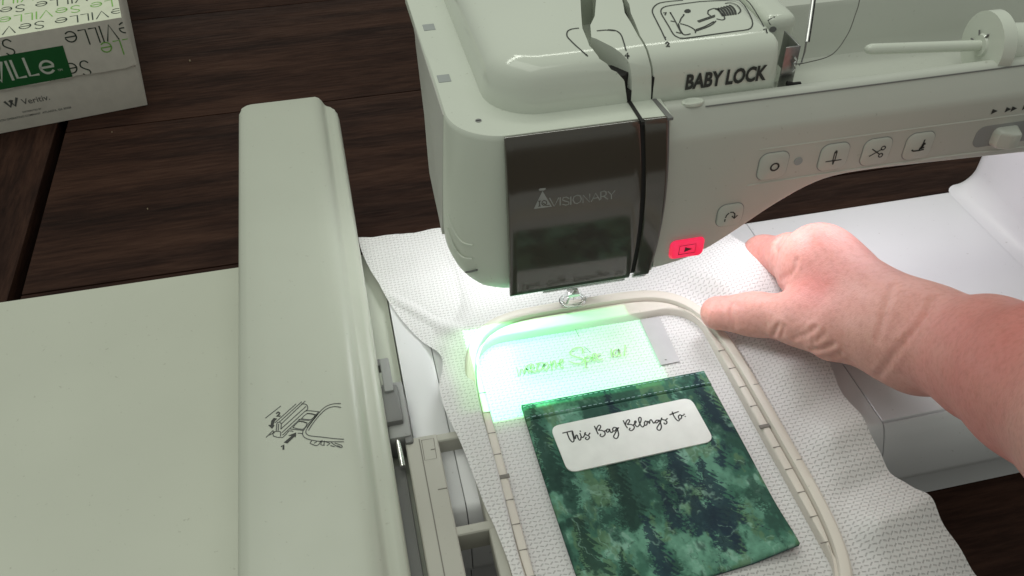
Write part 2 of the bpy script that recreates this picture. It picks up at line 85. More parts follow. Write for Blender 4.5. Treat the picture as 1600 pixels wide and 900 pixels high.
 'tdiag': [[(25.92,-17.92,159.21),(26.11,-14.7,159.64),(26.45,-10.11,160.1),(26.9,-4.79,160.4),(27.42,0.24,160.6),(27.87,3.16,160.68),(28.48,5.18,160.74),(29.59,7.23,160.8),(30.95,8.93,160.85),(32.36,10.25,160.89),(34.06,11.14,160.92),(36.33,11.48,160.93),(38.85,11.52,160.93),(41.67,11.41,160.92),(43.9,11.25,160.92)],[(67.57,-16.66,159.38),(67.98,-11.86,160.01),(68.84,-5.35,160.37),(69.4,-0.65,160.57),(69.71,2.99,160.68),(69.5,5.06,160.74),(69.16,6.06,160.77)],[(50.31,8.4,160.84),(57.3,7.59,160.81),(64.57,6.42,160.78),(66.57,5.34,160.75),(66.7,3.67,160.7),(66.67,0.75,160.61),(66.16,-2.96,160.5),(65.55,-7.37,160.26),(64.73,-11.54,160.03),(63.92,-14.04,159.73),(62.93,-15.78,159.5),(61.86,-16.9,159.35),(60.38,-17.53,159.26),(58.42,-17.69,159.24),(55.35,-17.68,159.24),(49.99,-17.87,159.22),(43.99,-18.07,159.18),(38.29,-18.31,159.11),(33.69,-18.36,159.09),(31.76,-17.94,159.21),(31.05,-17.09,159.32),(30.43,-16.14,159.45),(30.13,-14.73,159.64),(30.1,-12.48,159.94),(30.33,-9.25,160.15),(30.5,-4.87,160.4),(30.78,-0.53,160.57),(31.15,2.11,160.65),(31.71,3.97,160.7),(32.6,5.61,160.75),(33.89,6.81,160.79),(35.29,7.46,160.81),(37.95,7.82,160.82),(44.37,8.17,160.83),(50.31,8.4,160.84)],[(34.88,1.35,160.63),(34.5,-2.77,160.51),(34.11,-7.49,160.25),(33.67,-11.2,160.04),(33.53,-13.91,159.75),(33.82,-15.48,159.54),(34.44,-16.28,159.43),(35.66,-16.28,159.43),(36.77,-15.99,159.47)],[(35.63,-8.25,160.21),(36.69,-9.16,160.16),(37.93,-10.48,160.08),(38.83,-12.1,159.99),(39.46,-13.56,159.79),(39.38,-14.81,159.63),(39.1,-15.7,159.51)],[(39.49,-14.67,159.64),(41.82,-13.96,159.74),(44.58,-13.05,159.86),(46.44,-12.26,159.97),(47.95,-11.36,160.04),(49.27,-10.19,160.1),(50.16,-9.25,160.15)],[(43.06,-7.7,160.24),(51.54,-4.72,160.4)],[(43.16,-8.6,160.19),(51.11,-5.77,160.35)],[(50.54,-0.34,160.58),(51.3,0.17,160.59),(52.34,0.68,160.61),(53.59,1.02,160.62),(54.65,0.63,160.61),(54.99,-1.54,160.54),(55.0,-4.13,160.44),(54.9,-6.3,160.32),(54.55,-8.01,160.22),(53.86,-8.82,160.18),(53.0,-8.99,160.17),(52.02,-8.42,160.2),(51.23,-7.73,160.24)],[(50.54,-0.34,160.58),(49.89,-1.49,160.54),(49.29,-2.89,160.5),(49.42,-3.98,160.45),(49.69,-4.76,160.4)],[(59.89,4.26,160.71),(60.95,4.41,160.72),(62.22,4.21,160.71),(63.2,3.1,160.68),(63.84,1.41,160.63),(63.88,-0.98,160.56),(63.46,-3.28,160.48),(62.38,-4.67,160.41),(61.35,-5.51,160.36)],[(31.75,-13.94,159.74),(33.16,-14.94,159.61)],[(32.62,-5.44,160.36),(33.72,-6.11,160.33)],[(35.51,-7.37,160.26),(36.3,-5.96,160.34),(37.34,-4.28,160.43),(38.44,-2.98,160.5),(39.33,-2.01,160.53)],[(40.08,-13.68,159.78),(41.97,-13.13,159.85),(44.43,-12.27,159.96),(47.06,-10.79,160.07),(49.17,-9.47,160.14)],[(34.79,-8.07,160.22),(34.3,-10.11,160.1),(33.83,-12.49,159.93),(33.8,-14.21,159.71),(33.86,-15.44,159.54)],[(70.79,-13.88,159.75),(70.93,-13.15,159.85),(73.35,-11.83,160.01)],[(70.55,-16.32,159.42),(70.66,-14.61,159.65)],[(-5.04,-2.96,160.5),(-6.22,-2.9,160.5),(-7.67,-3.0,160.5),(-8.85,-3.45,160.47),(-9.84,-4.25,160.43),(-10.54,-5.56,160.36),(-10.97,-7.02,160.28),(-11.15,-8.04,160.22),(-11.03,-9.49,160.14),(-10.48,-12.19,159.97),(-9.54,-15.22,159.57),(-8.09,-18.93,158.92),(-6.71,-21.54,158.14)],[(1.53,-6.52,160.3),(3.01,-6.51,160.31),(4.91,-6.65,160.3),(6.77,-7.27,160.26),(8.21,-7.87,160.23)],[(5.99,-6.65,160.3),(7.07,-6.96,160.28),(8.3,-7.53,160.25),(9.06,-8.41,160.2),(9.55,-9.65,160.13),(9.78,-11.0,160.06),(9.71,-13.18,159.84),(9.14,-17.73,159.24),(8.83,-21.07,158.28)]],
 'tspool': [[(54.04,0.29,160.6),(54.39,-0.09,160.59),(54.74,-0.83,160.56),(54.8,-2.17,160.52),(54.74,-3.63,160.46),(54.65,-4.89,160.4),(54.54,-5.81,160.34)],[(55.4,0.65,160.61),(55.74,0.23,160.6),(56.06,-0.56,160.57),(56.08,-1.99,160.53),(55.98,-3.54,160.47),(55.82,-4.84,160.4),(55.65,-5.78,160.35)],[(56.76,1.01,160.62),(57.08,0.56,160.6),(57.38,-0.29,160.58),(57.37,-1.81,160.53),(57.22,-3.45,160.47),(56.99,-4.8,160.4),(56.77,-5.76,160.35)],[(58.12,1.37,160.63),(58.43,0.89,160.61),(58.71,-0.01,160.59),(58.65,-1.63,160.54),(58.46,-3.36,160.48),(58.16,-4.75,160.4),(57.88,-5.74,160.35)],[(59.48,1.73,160.64),(59.78,1.22,160.62),(60.03,0.26,160.6),(59.94,-1.45,160.55),(59.7,-3.27,160.48),(59.33,-4.7,160.41),(59.0,-5.71,160.35)],[(60.85,2.09,160.65),(61.13,1.55,160.63),(61.36,0.53,160.6),(61.24,-1.27,160.55),(60.94,-3.18,160.49),(60.51,-4.66,160.41),(60.12,-5.69,160.35)]],
 'tfill': [[(25.71,-17.88,159.22),(25.81,-15.73,159.5),(26.72,-16.26,159.43)],[(34.71,2.14,160.65),(35.36,1.43,160.63),(34.4,0.05,160.59)],[(39.24,-1.06,160.56),(40.08,-1.25,160.55),(39.02,-2.6,160.51)],[(74.01,-10.92,160.06),(75.13,-10.99,160.06),(73.8,-12.4,159.95)],[(41.02,1.84,160.64),(42.06,2.74,160.67),(43.25,2.85,160.67),(43.73,1.69,160.64),(43.16,0.21,160.59),(41.98,-0.46,160.57),(40.99,-0.05,160.59),(40.62,0.79,160.61)],[(68.82,-18.88,158.93),(70.07,-17.73,159.24),(71.52,-17.55,159.26),(72.16,-18.51,159.05),(71.8,-19.62,158.71),(70.49,-20.59,158.42),(69.35,-20.59,158.42),(68.59,-19.9,158.63)],[(-6.71,-21.54,158.14),(-7.48,-21.03,158.29),(-6.67,-20.49,158.45)]],
 'tnum': [[(25.29,-19.82,158.65),(26.25,-19.29,158.81),(26.65,-19.91,158.63),(25.93,-20.76,158.37),(24.96,-21.46,158.16),(26.26,-21.49,158.15)],[(32.22,1.96,160.65),(33.35,2.17,160.65),(32.14,0.1,160.59)],[(66.75,-18.58,159.03),(67.79,-18.27,159.12),(67.38,-20.41,158.48)],[(8.59,-24.12,156.58),(9.11,-22.23,157.85),(7.72,-23.2,157.2),(9.31,-23.36,157.09)]],
 'slot1': [[(4.43,25.73,161.35),(-0.96,7.04,160.8),(-3.55,-3.09,160.5),(-4.06,-15.8,159.49),(-1.27,-26.21,153.98),(7.75,-28.51,141.88),(13.77,-29.0,130.71),(14.77,-29.0,130.57),(9.43,-28.67,140.35),(8.02,-27.51,150.15),(3.64,-23.88,156.75),(-0.51,-12.29,159.96),(-2.27,-10.74,160.07),(0.31,-1.33,160.55),(4.28,5.84,160.76),(10.51,24.34,161.3)]],
 'slot2': [[(19.06,13.66,160.99),(16.93,5.7,160.76),(16.23,-12.82,159.89),(16.82,-24.71,156.19),(18.67,-27.94,147.64),(19.16,-28.53,141.73),(22.87,-29.0,131.94),(24.21,-29.0,131.74),(20.14,-28.54,141.6),(19.64,-27.95,147.52),(17.62,-24.79,156.14),(17.02,-12.97,159.87),(19.29,5.16,160.74),(21.26,13.15,160.98)]],
}
HAND = [('arm',[((101.2,-209.4,122.0),(119.5,-156.5,88.0),31.0,23.0),((119.5,-156.5,88.0),(124.2,-127.7,70.0),23.0,16.5),((124.2,-127.7,70.0),(120.7,-100.2,56.0),16.5,9.5),((120.7,-100.2,56.0),(110.9,-35.1,43.0),9.5,9.2),((121.9,-97.1,58.0),(110.9,-35.1,43.0),6.5,9.2),((120.7,-100.2,56.0),(121.0,-44.0,33.0),9.5,8.5),((122.0,-102.0,44.0),(128.0,-52.0,26.0),6.5,8.5),((122.0,-102.0,44.0),(135.0,-62.0,18.0),6.5,8.0),((120.7,-100.2,56.0),(122.0,-102.0,44.0),9.5,6.5),((121.0,-44.0,33.0),(110.9,-35.1,43.0),8.5,9.2),((128.0,-52.0,26.0),(135.0,-62.0,18.0),8.5,8.0),((121.0,-44.0,33.0),(128.0,-52.0,26.0),8.5,8.5),((112.0,-64.0,38.0),(110.9,-35.1,43.0),9.0,9.2),((112.0,-64.0,38.0),(120.7,-100.2,56.0),9.0,9.5),((124.2,-127.7,70.0),(115.9,-95.7,50.0),16.5,6.0),((115.9,-95.7,50.0),(110.5,-89.4,47.0),6.0,8.5)],20),('thumb',[((115.9,-95.7,50.0),(110.5,-89.4,47.0),6.0,8.5),((110.5,-89.4,47.0),(99.3,-75.2,38.0),8.5,12.0),((99.3,-75.2,38.0),(93.7,-60.0,32.0),12.0,12.2),((93.7,-60.0,32.0),(77.5,-43.1,23.0),12.2,9.5),((77.5,-43.1,23.0),(62.9,-34.5,19.0),9.5,8.5)],7),('index',[((110.9,-35.1,43.0),(108.9,-15.0,30.0),9.2,11.0),((108.9,-15.0,30.0),(104.2,2.4,17.0),11.0,10.6),((104.2,2.4,17.0),(90.3,-4.8,8.0),10.6,8.0),((90.3,-4.8,8.0),(79.8,-14.9,6.5),8.0,6.0),((108.9,-15.0,30.0),(104.0,-29.3,30.0),11.0,8.0),((104.0,-29.3,30.0),(103.7,-49.3,36.0),8.0,8.0)],4),('rest',[((121.0,-44.0,33.0),(120.0,-6.0,14.0),8.5,9.0),((120.0,-6.0,14.0),(109.0,6.0,8.5),9.0,8.0),((128.0,-52.0,26.0),(130.0,-18.0,12.0),8.5,8.5),((130.0,-18.0,12.0),(117.0,-8.0,8.5),8.5,8.0),((135.0,-62.0,18.0),(138.0,-28.0,10.0),8.0,8.0),((138.0,-28.0,10.0),(122.0,-28.0,8.5),8.0,7.5)],2)]
CREASES = [([(115.3,-103.7,80.5),(114.0,-105.0,80.5),(112.2,-106.9,80.4),(110.4,-108.7,80.1),(108.8,-110.1,79.5),(107.5,-111.1,78.6),(106.3,-111.8,77.6),(105.1,-112.3,76.2),(103.9,-112.7,74.4),(102.7,-112.9,72.0),(101.6,-112.9,69.1),(100.7,-112.6,65.7),(100.0,-112.1,61.9),(99.6,-111.3,57.5),(99.7,-110.1,51.9),(100.5,-108.3,45.9),(101.8,-106.2,40.7)],0.8,1.4),([(112.4,-84.5,71.3),(110.7,-86.4,71.4),(108.5,-88.8,71.2),(106.4,-91.1,70.6),(104.7,-93.0,69.8),(103.4,-94.7,68.9),(102.2,-96.3,67.9),(101.2,-97.7,66.7),(100.3,-98.9,65.4),(99.6,-100.0,64.0),(99.0,-101.0,62.5),(98.5,-101.8,61.0),(98.3,-102.3,60.0)],0.5,1.6),([(87.3,-76.9,44.6),(86.8,-76.6,43.6),(86.1,-76.1,42.1),(85.5,-75.3,40.3),(85.0,-74.4,38.4),(84.5,-73.2,36.6),(83.9,-72.0,34.7),(83.4,-70.8,33.0),(83.1,-69.9,31.8)],1.0,1.0),([(91.3,-86.6,43.1),(90.8,-86.1,42.2),(90.1,-85.5,40.8),(89.3,-84.7,39.3),(88.6,-83.9,38.0),(87.9,-82.8,36.7),(87.4,-81.4,35.2),(87.1,-79.9,33.5),(87.1,-78.6,32.1)],1.0,1.0),([(93.5,-89.9,40.2),(93.2,-89.2,39.1),(92.8,-88.3,37.6),(92.3,-87.4,36.0),(91.8,-86.4,34.6),(91.3,-85.5,33.4),(90.9,-84.3,32.1),(90.8,-83.0,30.5)],0.9,1.0),([(79.4,-62.0,33.8),(79.2,-62.0,33.1),(79.0,-61.9,32.1),(78.8,-61.8,31.0),(78.7,-61.6,29.9),(78.7,-61.4,28.8),(78.7,-61.2,27.6),(78.7,-60.9,26.5),(78.8,-60.6,25.7)],1.0,1.0),([(80.5,-64.3,34.5),(80.4,-64.4,33.7),(80.3,-64.7,32.5),(80.3,-64.8,31.2),(80.3,-64.7,30.0),(80.3,-64.5,29.2),(80.2,-64.3,28.7),(80.2,-64.1,28.3),(80.2,-63.9,28.0)],0.7,0.9),([(66.6,-40.0,29.7),(66.2,-40.8,29.4),(65.7,-41.7,28.8),(65.2,-42.7,28.0),(64.9,-43.7,27.2),(64.9,-44.9,26.1),(65.1,-46.2,24.6),(65.5,-47.2,23.1),(65.9,-47.7,21.8)],0.6,1.0),([(68.0,-40.6,30.6),(67.5,-41.5,30.3),(66.9,-42.5,29.7),(66.4,-43.7,28.8),(66.2,-44.8,27.9),(66.2,-46.1,26.8),(66.4,-47.4,25.4),(66.8,-48.4,23.9),(67.2,-49.0,22.8)],0.3,0.9),([(103.1,-12.0,40.8),(102.3,-12.3,40.4),(101.3,-12.5,39.7),(100.3,-12.7,38.8),(99.5,-13.2,38.1),(99.1,-14.4,37.8),(98.9,-16.0,37.7),(98.6,-17.7,37.8),(98.4,-19.0,38.1)],0.7,1.0),([(98.5,-8.5,33.9),(97.9,-9.5,33.7),(97.3,-10.8,33.3),(96.9,-11.9,32.4),(96.6,-12.9,31.6),(96.4,-14.1,30.6),(96.3,-15.3,29.4),(96.4,-16.2,28.0),(96.6,-16.6,26.9)],0.5,1.0),([(94.9,-40.3,52.1),(94.5,-40.9,51.1),(94.0,-41.7,49.6),(93.5,-42.2,47.7),(93.0,-42.1,45.7),(92.6,-41.2,43.6),(92.4,-39.3,41.0),(92.7,-36.7,37.8),(93.4,-34.1,34.8)],0.6,1.1),([(89.0,-81.4,45.0),(88.8,-81.4,44.6),(88.5,-81.5,44.0),(88.2,-81.5,43.2),(87.8,-81.5,42.4),(87.3,-81.2,41.3),(86.8,-80.7,39.9),(86.5,-80.1,38.4),(86.3,-79.6,37.3)],0.5,0.9),([(85.3,-72.3,41.2),(85.0,-72.0,40.4),(84.5,-71.6,39.3),(84.0,-71.1,38.0),(83.5,-70.5,36.8),(83.1,-69.8,35.7),(82.6,-69.1,34.5),(82.2,-68.4,33.5),(82.0,-67.9,32.7)],0.5,0.9)]

# ------------------------------------------------------------------ material helpers
def nt_new(name):
    m = bpy.data.materials.new(name)
    m.use_nodes = True
    return m, m.node_tree, m.node_tree.nodes['Principled BSDF']
def mth(nt, op, a, b=None, c=None, clamp=False):
    n = nt.nodes.new('ShaderNodeMath')
    n.operation = op
    n.use_clamp = clamp
    for i, v in enumerate((a, b, c)):
        if v is None:
            continue
        if isinstance(v, (int, float)):
            n.inputs[i].default_value = v
        else:
            nt.links.new(v, n.inputs[i])
    return n.outputs[0]
def coords(nt, scale=(1, 1, 1), rot=(0, 0, 0)):
    t = nt.nodes.new('ShaderNodeTexCoord')
    mp = nt.nodes.new('ShaderNodeMapping')
    mp.inputs['Scale'].default_value = scale
    mp.inputs['Rotation'].default_value = rot
    nt.links.new(t.outputs['Object'], mp.inputs[0])
    return mp.outputs[0]
def noise(nt, vec, scale, detail=4, rough=0.5, dist=0.0):
    n = nt.nodes.new('ShaderNodeTexNoise')
    n.inputs['Scale'].default_value = scale
    n.inputs['Detail'].default_value = detail
    n.inputs['Roughness'].default_value = rough
    n.inputs['Distortion'].default_value = dist
    nt.links.new(vec, n.inputs['Vector'])
    return n.outputs['Fac']
def ramp(nt, fac, stops):
    n = nt.nodes.new('ShaderNodeValToRGB')
    el = n.color_ramp.elements
    while len(el) < len(stops):
        el.new(0.5)
    for e, (p, c) in zip(el, stops):
        e.position = p
        e.color = (c[0], c[1], c[2], 1)
    nt.links.new(fac, n.inputs[0])
    return n.outputs[0]
def bump(nt, bsdf, h, strength, dist):
    b = nt.nodes.new('ShaderNodeBump')
    b.inputs['Strength'].default_value = strength
    b.inputs['Distance'].default_value = dist
    nt.links.new(h, b.inputs['Height'])
    nt.links.new(b.outputs[0], bsdf.inputs['Normal'])
def plastic(name, col, rough=0.35, grain=0.05, vary=0.04, spec=0.5):
    """moulded plastic: faint tone drift, fine grain, uneven gloss"""
    m, nt, b = nt_new(name)
    v = coords(nt)
    big = noise(nt, v, 9, 4)
    lo = [c * (1 - vary) for c in col]
    hi = [min(1, c * (1 + vary)) for c in col]
    base = ramp(nt, big, [(0.3, lo), (0.7, hi)])
    # sparse dust and handling marks
    dk = nt.nodes.new('ShaderNodeMix'); dk.data_type = 'RGBA'; dk.blend_type = 'MULTIPLY'
    dk.inputs[0].default_value = 1.0
    nt.links.new(base, dk.inputs[6])
    nt.links.new(ramp(nt, noise(nt, v, 420, 3, 0.55), [(0.24, (0.80, 0.79, 0.77)), (0.31, (1, 1, 1))]), dk.inputs[7])
    nt.links.new(dk.outputs[2], b.inputs['Base Color'])
    sm = noise(nt, v, 60, 5)
    r = nt.nodes.new('ShaderNodeMapRange')
    r.inputs['To Min'].default_value = rough * 0.82
    r.inputs['To Max'].default_value = rough * 1.2
    nt.links.new(sm, r.inputs[0])
    nt.links.new(r.outputs[0], b.inputs['Roughness'])
    b.inputs['Specular IOR Level'].default_value = spec
    if grain:
        bump(nt, b, noise(nt, v, 2600, 2), grain, 0.0002)
    return m
def flat(name, col, rough=0.6):
    m, nt, b = nt_new(name)
    v = coords(nt)
    nt.links.new(ramp(nt, noise(nt, v, 120, 4), [(0.3, [c * 0.95 for c in col]), (0.7, [min(1, c * 1.04) for c in col])]), b.inputs['Base Color'])
    b.inputs['Roughness'].default_value = rough
    return m
def metal(name, col=(0.75, 0.75, 0.74), rough=0.2):
    m, nt, b = nt_new(name)
    v = coords(nt)
    nt.links.new(ramp(nt, noise(nt, v, 500, 3), [(0.3, [c * 0.8 for c in col]), (0.7, col)]), b.inputs['Base Color'])
    b.inputs['Metallic'].default_value = 1.0
    b.inputs['Roughness'].default_value = rough
    return m

M = {}
M['white'] = plastic('warm_white_plastic', (0.66, 0.70, 0.62), 0.34)
M['gloss'] = plastic('gloss_white_plastic', (0.675, 0.715, 0.635), 0.09, 0.02)
M['fascia'] = plastic('grey_white_plastic', (0.56, 0.58, 0.525), 0.38)
M['side'] = plastic('grey_side_plastic', (0.50, 0.50, 0.47), 0.45)
M['bedwhite'] = plastic('bed_white_plastic', (0.72, 0.72, 0.74), 0.30)
M['unit'] = plastic('unit_white_plastic', (0.505, 0.53, 0.455), 0.40)
M['tray'] = plastic('tray_plastic', (0.58, 0.61, 0.60), 0.40)
M['hoop'] = plastic('putty_hoop_plastic', (0.66, 0.615, 0.555), 0.45)
M['bracket'] = plastic('bracket_plastic', (0.45, 0.44, 0.39), 0.5)
M['hoopd'] = plastic('hoop_groove_plastic', (0.20, 0.185, 0.165), 0.6)
M['grey'] = plastic('grey_plastic', (0.17, 0.17, 0.168), 0.5)
M['midgrey'] = plastic('mid_grey_plastic', (0.30, 0.305, 0.30), 0.5)
M['pad'] = plastic('rubber_pad', (0.36, 0.385, 0.385), 0.6)
M['dark'] = plastic('black_gap', (0.010, 0.009, 0.009), 0.7)
M['ink'] = flat('printed_ink', (0.035, 0.038, 0.035), 0.6)
M['inkgrey'] = flat('grey_printed_ink', (0.10, 0.105, 0.10), 0.6)
M['panel'] = plastic('smoked_gloss_panel', (0.066, 0.057, 0.046), 0.085, 0.0, 0.10, 1.0)
M['logo'] = flat('silver_print', (0.36, 0.37, 0.36), 0.4)
M['metal'] = metal('bright_metal')
M['darkmetal'] = metal('dull_metal', (0.42, 0.42, 0.42), 0.32)

# start button: lit red
m, nt, b = nt_new('lit_red_button')
b.inputs['Base Color'].default_value = (0.55, 0.02, 0.05, 1)
b.inputs['Roughness'].default_value = 0.35
v = coords(nt)
nt.links.new(ramp(nt, noise(nt, v, 180, 3), [(0.3, (1.0, 0.012, 0.075)), (0.7, (1.0, 0.03, 0.12))]), b.inputs['Emission Color'])
b.inputs['Emission Strength'].default_value = 0.75
M['red'] = m
m, nt, b = nt_new('red_button_mark')
b.inputs['Base Color'].default_value = (0.16, 0.012, 0.02, 1)
b.inputs['Roughness'].default_value = 0.5
M['redmark'] = m

# clear plastic
m, nt, b = nt_new('clear_plastic')
b.inputs['Base Color'].default_value = (0.93, 0.97, 0.96, 1)
b.inputs['Roughness'].default_value = 0.06
b.inputs['Transmission Weight'].default_value = 1.0
b.inputs['IOR'].default_value = 1.46
M['clear'] = m

def wood(name, along):
    m, nt, b = nt_new(name)
    # grain runs along X for planks, along Y for the end board
    sc = (1.0, 9.0, 9.0) if along == 'x' else (9.0, 1.0, 9.0)
    oi = nt.nodes.new('ShaderNodeObjectInfo')
    v0 = coords(nt, sc)
    add = nt.nodes.new('ShaderNodeVectorMath')
    add.operation = 'MULTIPLY_ADD'
    add.inputs[1].default_value = (1, 1, 1)
    cmb = nt.nodes.new('ShaderNodeCombineXYZ')
    for i in range(3):
        nt.links.new(mth(nt, 'MULTIPLY', oi.outputs['Random'], 17.0 + i), cmb.inputs[i])
    nt.links.new(v0, add.inputs[0])
    nt.links.new(cmb.outputs[0], add.inputs[2])
    v = add.outputs[0]
    broad = noise(nt, v, 5.0, 5, 0.55, 0.6)
    fine = noise(nt, v, 38.0, 6, 0.65, 0.3)
    mix = mth(nt, 'ADD', mth(nt, 'MULTIPLY', broad, 0.6), mth(nt, 'MULTIPLY', fine, 0.4))
    col = ramp(nt, mix, [(0.32, (0.0085, 0.0034, 0.0026)), (0.45, (0.022, 0.0090, 0.0062)), (0.55, (0.038, 0.0165, 0.0108)), (0.70, (0.062, 0.029, 0.019))])
    nt.links.new(col, b.inputs['Base Color'])
    nt.links.new(ramp(nt, fine, [(0.3, (0.75,) * 3), (0.7, (0.55,) * 3)]), b.inputs['Roughness'])
    b.inputs['Specular IOR Level'].default_value = 0.12
    bump(nt, b, mix, 0.35, 0.0008)
    return m
M['woodx'] = wood('dark_plank_wood', 'x')
M['woody'] = wood('dark_end_board_wood', 'y')

# embossed non-woven stabiliser: short dashes set in alternating directions
m, nt, b = nt_new('embossed_nonwoven')
t = nt.nodes.new('ShaderNodeTexCoord')
wob = nt.nodes.new('ShaderNodeTexNoise')
wob.inputs['Scale'].default_value = 30
nt.links.new(t.outputs['Object'], wob.inputs['Vector'])
va = nt.nodes.new('ShaderNodeVectorMath'); va.operation = 'MULTIPLY_ADD'
nt.links.new(wob.outputs['Color'], va.inputs[0])
va.inputs[1].default_value = (0.0011, 0.0011, 0)
nt.links.new(t.outputs['Object'], va.inputs[2])
sx = nt.nodes.new('ShaderNodeSeparateXYZ')
nt.links.new(va.outputs[0], sx.inputs[0])
X0 = mth(nt, 'MULTIPLY', sx.outputs[0], 1 / 0.0020)
Y0 = mth(nt, 'MULTIPLY', sx.outputs[1], 1 / 0.0020)
fx, fy = mth(nt, 'FLOOR', X0), mth(nt, 'FLOOR', Y0)
par = mth(nt, 'FLOORED_MODULO', mth(nt, 'ADD', fx, fy), 2.0)
lx = mth(nt, 'SUBTRACT', mth(nt, 'FRACT', X0), 0.5)
ly = mth(nt, 'SUBTRACT', mth(nt, 'FRACT', Y0), 0.5)
cc = mth(nt, 'MULTIPLY_ADD', par, -0.26, 0.96)      # cosine: 0.96 / 0.70
ss = mth(nt, 'MULTIPLY_ADD', par, 0.99, -0.28)      # sine: -0.28 / 0.71
aa = mth(nt, 'ADD', mth(nt, 'MULTIPLY', lx, cc), mth(nt, 'MULTIPLY', ly, ss))
bb = mth(nt, 'SUBTRACT', mth(nt, 'MULTIPLY', ly, cc), mth(nt, 'MULTIPLY', lx, ss))
ma = nt.nodes.new('ShaderNodeMapRange'); ma.interpolation_type = 'SMOOTHSTEP'
ma.inputs['From Min'].default_value = 0.44; ma.inputs['From Max'].default_value = 0.30
nt.links.new(mth(nt, 'ABSOLUTE', aa), ma.inputs[0])
mb_ = nt.nodes.new('ShaderNodeMapRange'); mb_.interpolation_type = 'SMOOTHSTEP'
mb_.inputs['From Min'].default_value = 0.20; mb_.inputs['From Max'].default_value = 0.05
nt.links.new(mth(nt, 'ABSOLUTE', bb), mb_.inputs[0])
dash = mth(nt, 'MULTIPLY', ma.outputs[0], mb_.outputs[0])
fib = noise(nt, t.outputs['Object'], 900, 4)
hgt = mth(nt, 'SUBTRACT', mth(nt, 'MULTIPLY', fib, 0.25), dash)
nt.links.new(ramp(nt, dash, [(0.0, (0.90, 0.89, 0.895)), (1.0, (0.66, 0.65, 0.65))]), b.inputs['Base Color'])
b.inputs['Roughness'].default_value = 0.85
b.inputs['Specular IOR Level'].default_value = 0.2
bp = nt.nodes.new('ShaderNodeBump')
bp.inputs['Strength'].default_value = 0.6
bp.inputs['Distance'].default_value = 0.0006
nt.links.new(hgt, bp.inputs['Height'])
nt.links.new(bp.outputs[0], b.inputs['Normal'])
tr = nt.nodes.new('ShaderNodeBsdfTranslucent')
tr.inputs[0].default_value = (0.80, 0.78, 0.77, 1)
tp = nt.nodes.new('ShaderNodeBsdfTransparent')
mx = nt.nodes.new('ShaderNodeMixShader'); mx.inputs[0].default_value = 0.20
mx2 = nt.nodes.new('ShaderNodeMixShader')
# the web is thinner at the dashes and lets a little through everywhere
nt.links.new(mth(nt, 'MULTIPLY_ADD', fib, 0.09, 0.01), mx2.inputs[0])
nt.links.new(b.outputs[0], mx.inputs[1]); nt.links.new(tr.outputs[0], mx.inputs[2])
nt.links.new(mx.outputs[0], mx2.inputs[1]); nt.links.new(tp.outputs[0], mx2.inputs[2])
nt.links.new(mx2.outputs[0], nt.nodes['Material Output'].inputs[0])
M['stab'] = m

# printed cotton: the print colour comes from a colour attribute, the weave is relief
m, nt, b = nt_new('printed_cotton')
at = nt.nodes.new('ShaderNodeAttribute'); at.attribute_name = 'print'
nt.links.new(at.outputs['Color'], b.inputs['Base Color'])
b.inputs['Roughness'].default_value = 0.75
b.inputs['Specular IOR Level'].default_value = 0.25
v = coords(nt)
w1 = nt.nodes.new('ShaderNodeTexWave'); w1.inputs['Scale'].default_value = 700; nt.links.new(v, w1.inputs[0])
w2 = nt.nodes.new('ShaderNodeTexWave'); w2.bands_direction = 'Y'; w2.inputs['Scale'].default_value = 700; nt.links.new(v, w2.inputs[0])
bump(nt, b, mth(nt, 'ADD', mth(nt, 'ADD', w1.outputs[1], w2.outputs[1]), mth(nt, 'MULTIPLY', noise(nt, v, 80, 3), 2.0)), 0.3, 0.0002)
M['cotton'] = m
M['label'] = flat('white_vinyl_label', (0.80, 0.82, 0.79), 0.45)
M['thread'] = flat('pale_stitch_thread', (0.30, 0.46, 0.48), 0.7)
M['greythread'] = flat('grey_thread', (0.10, 0.10, 0.09), 0.6)
M['projtext'] = flat('painted_projection', (0.46, 0.70, 0.30), 0.7)  # green of the projected words, put into surface colour
M['card'] = flat('white_card', (0.74, 0.70, 0.63), 0.55)
M['cardtop'] = flat('white_card_lid', (0.72, 0.75, 0.60), 0.55)
M['greenlabel'] = flat('green_print', (0.010, 0.115, 0.028), 0.5)
M['greenink'] = flat('light_green_ink', (0.22, 0.50, 0.09), 0.5)
M['darkink'] = flat('dark_green_ink', (0.030, 0.048, 0.034), 0.5)
M['whiteink'] = flat('white_ink', (0.62, 0.66, 0.58), 0.5)

# skin
m, nt, b = nt_new('skin')
at = nt.nodes.new('ShaderNodeAttribute'); at.attribute_name = 'flush_shade'
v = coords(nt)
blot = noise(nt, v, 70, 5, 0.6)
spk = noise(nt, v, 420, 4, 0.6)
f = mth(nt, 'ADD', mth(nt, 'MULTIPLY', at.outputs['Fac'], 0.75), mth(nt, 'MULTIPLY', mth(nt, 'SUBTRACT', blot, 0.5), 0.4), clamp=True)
c1 = ramp(nt, f, [(0.0, (0.71, 0.375, 0.325)), (0.35, (0.73, 0.355, 0.315)), (0.7, (0.70, 0.255, 0.23)), (1.0, (0.40, 0.125, 0.105))])  # last stop paints the forearm's shade into the skin
mixn = nt.nodes.new('ShaderNodeMix'); mixn.data_type = 'RGBA'; mixn.blend_type = 'MULTIPLY'
mixn.inputs[0].default_value = 0.55
nt.links.new(c1, mixn.inputs[6])
nt.links.new(ramp(nt, spk, [(0.30, (0.80, 0.72, 0.68)), (0.55, (1, 1, 1))]), mixn.inputs[7])
nt.links.new(mixn.outputs[2], b.inputs['Base Color'])
b.inputs['Subsurface Weight'].default_value = 0.30
b.inputs['Subsurface Radius'].default_value = (1.0, 0.35, 0.2)
b.inputs['Subsurface Scale'].default_value = 0.004
b.inputs['Roughness'].default_value = 0.48
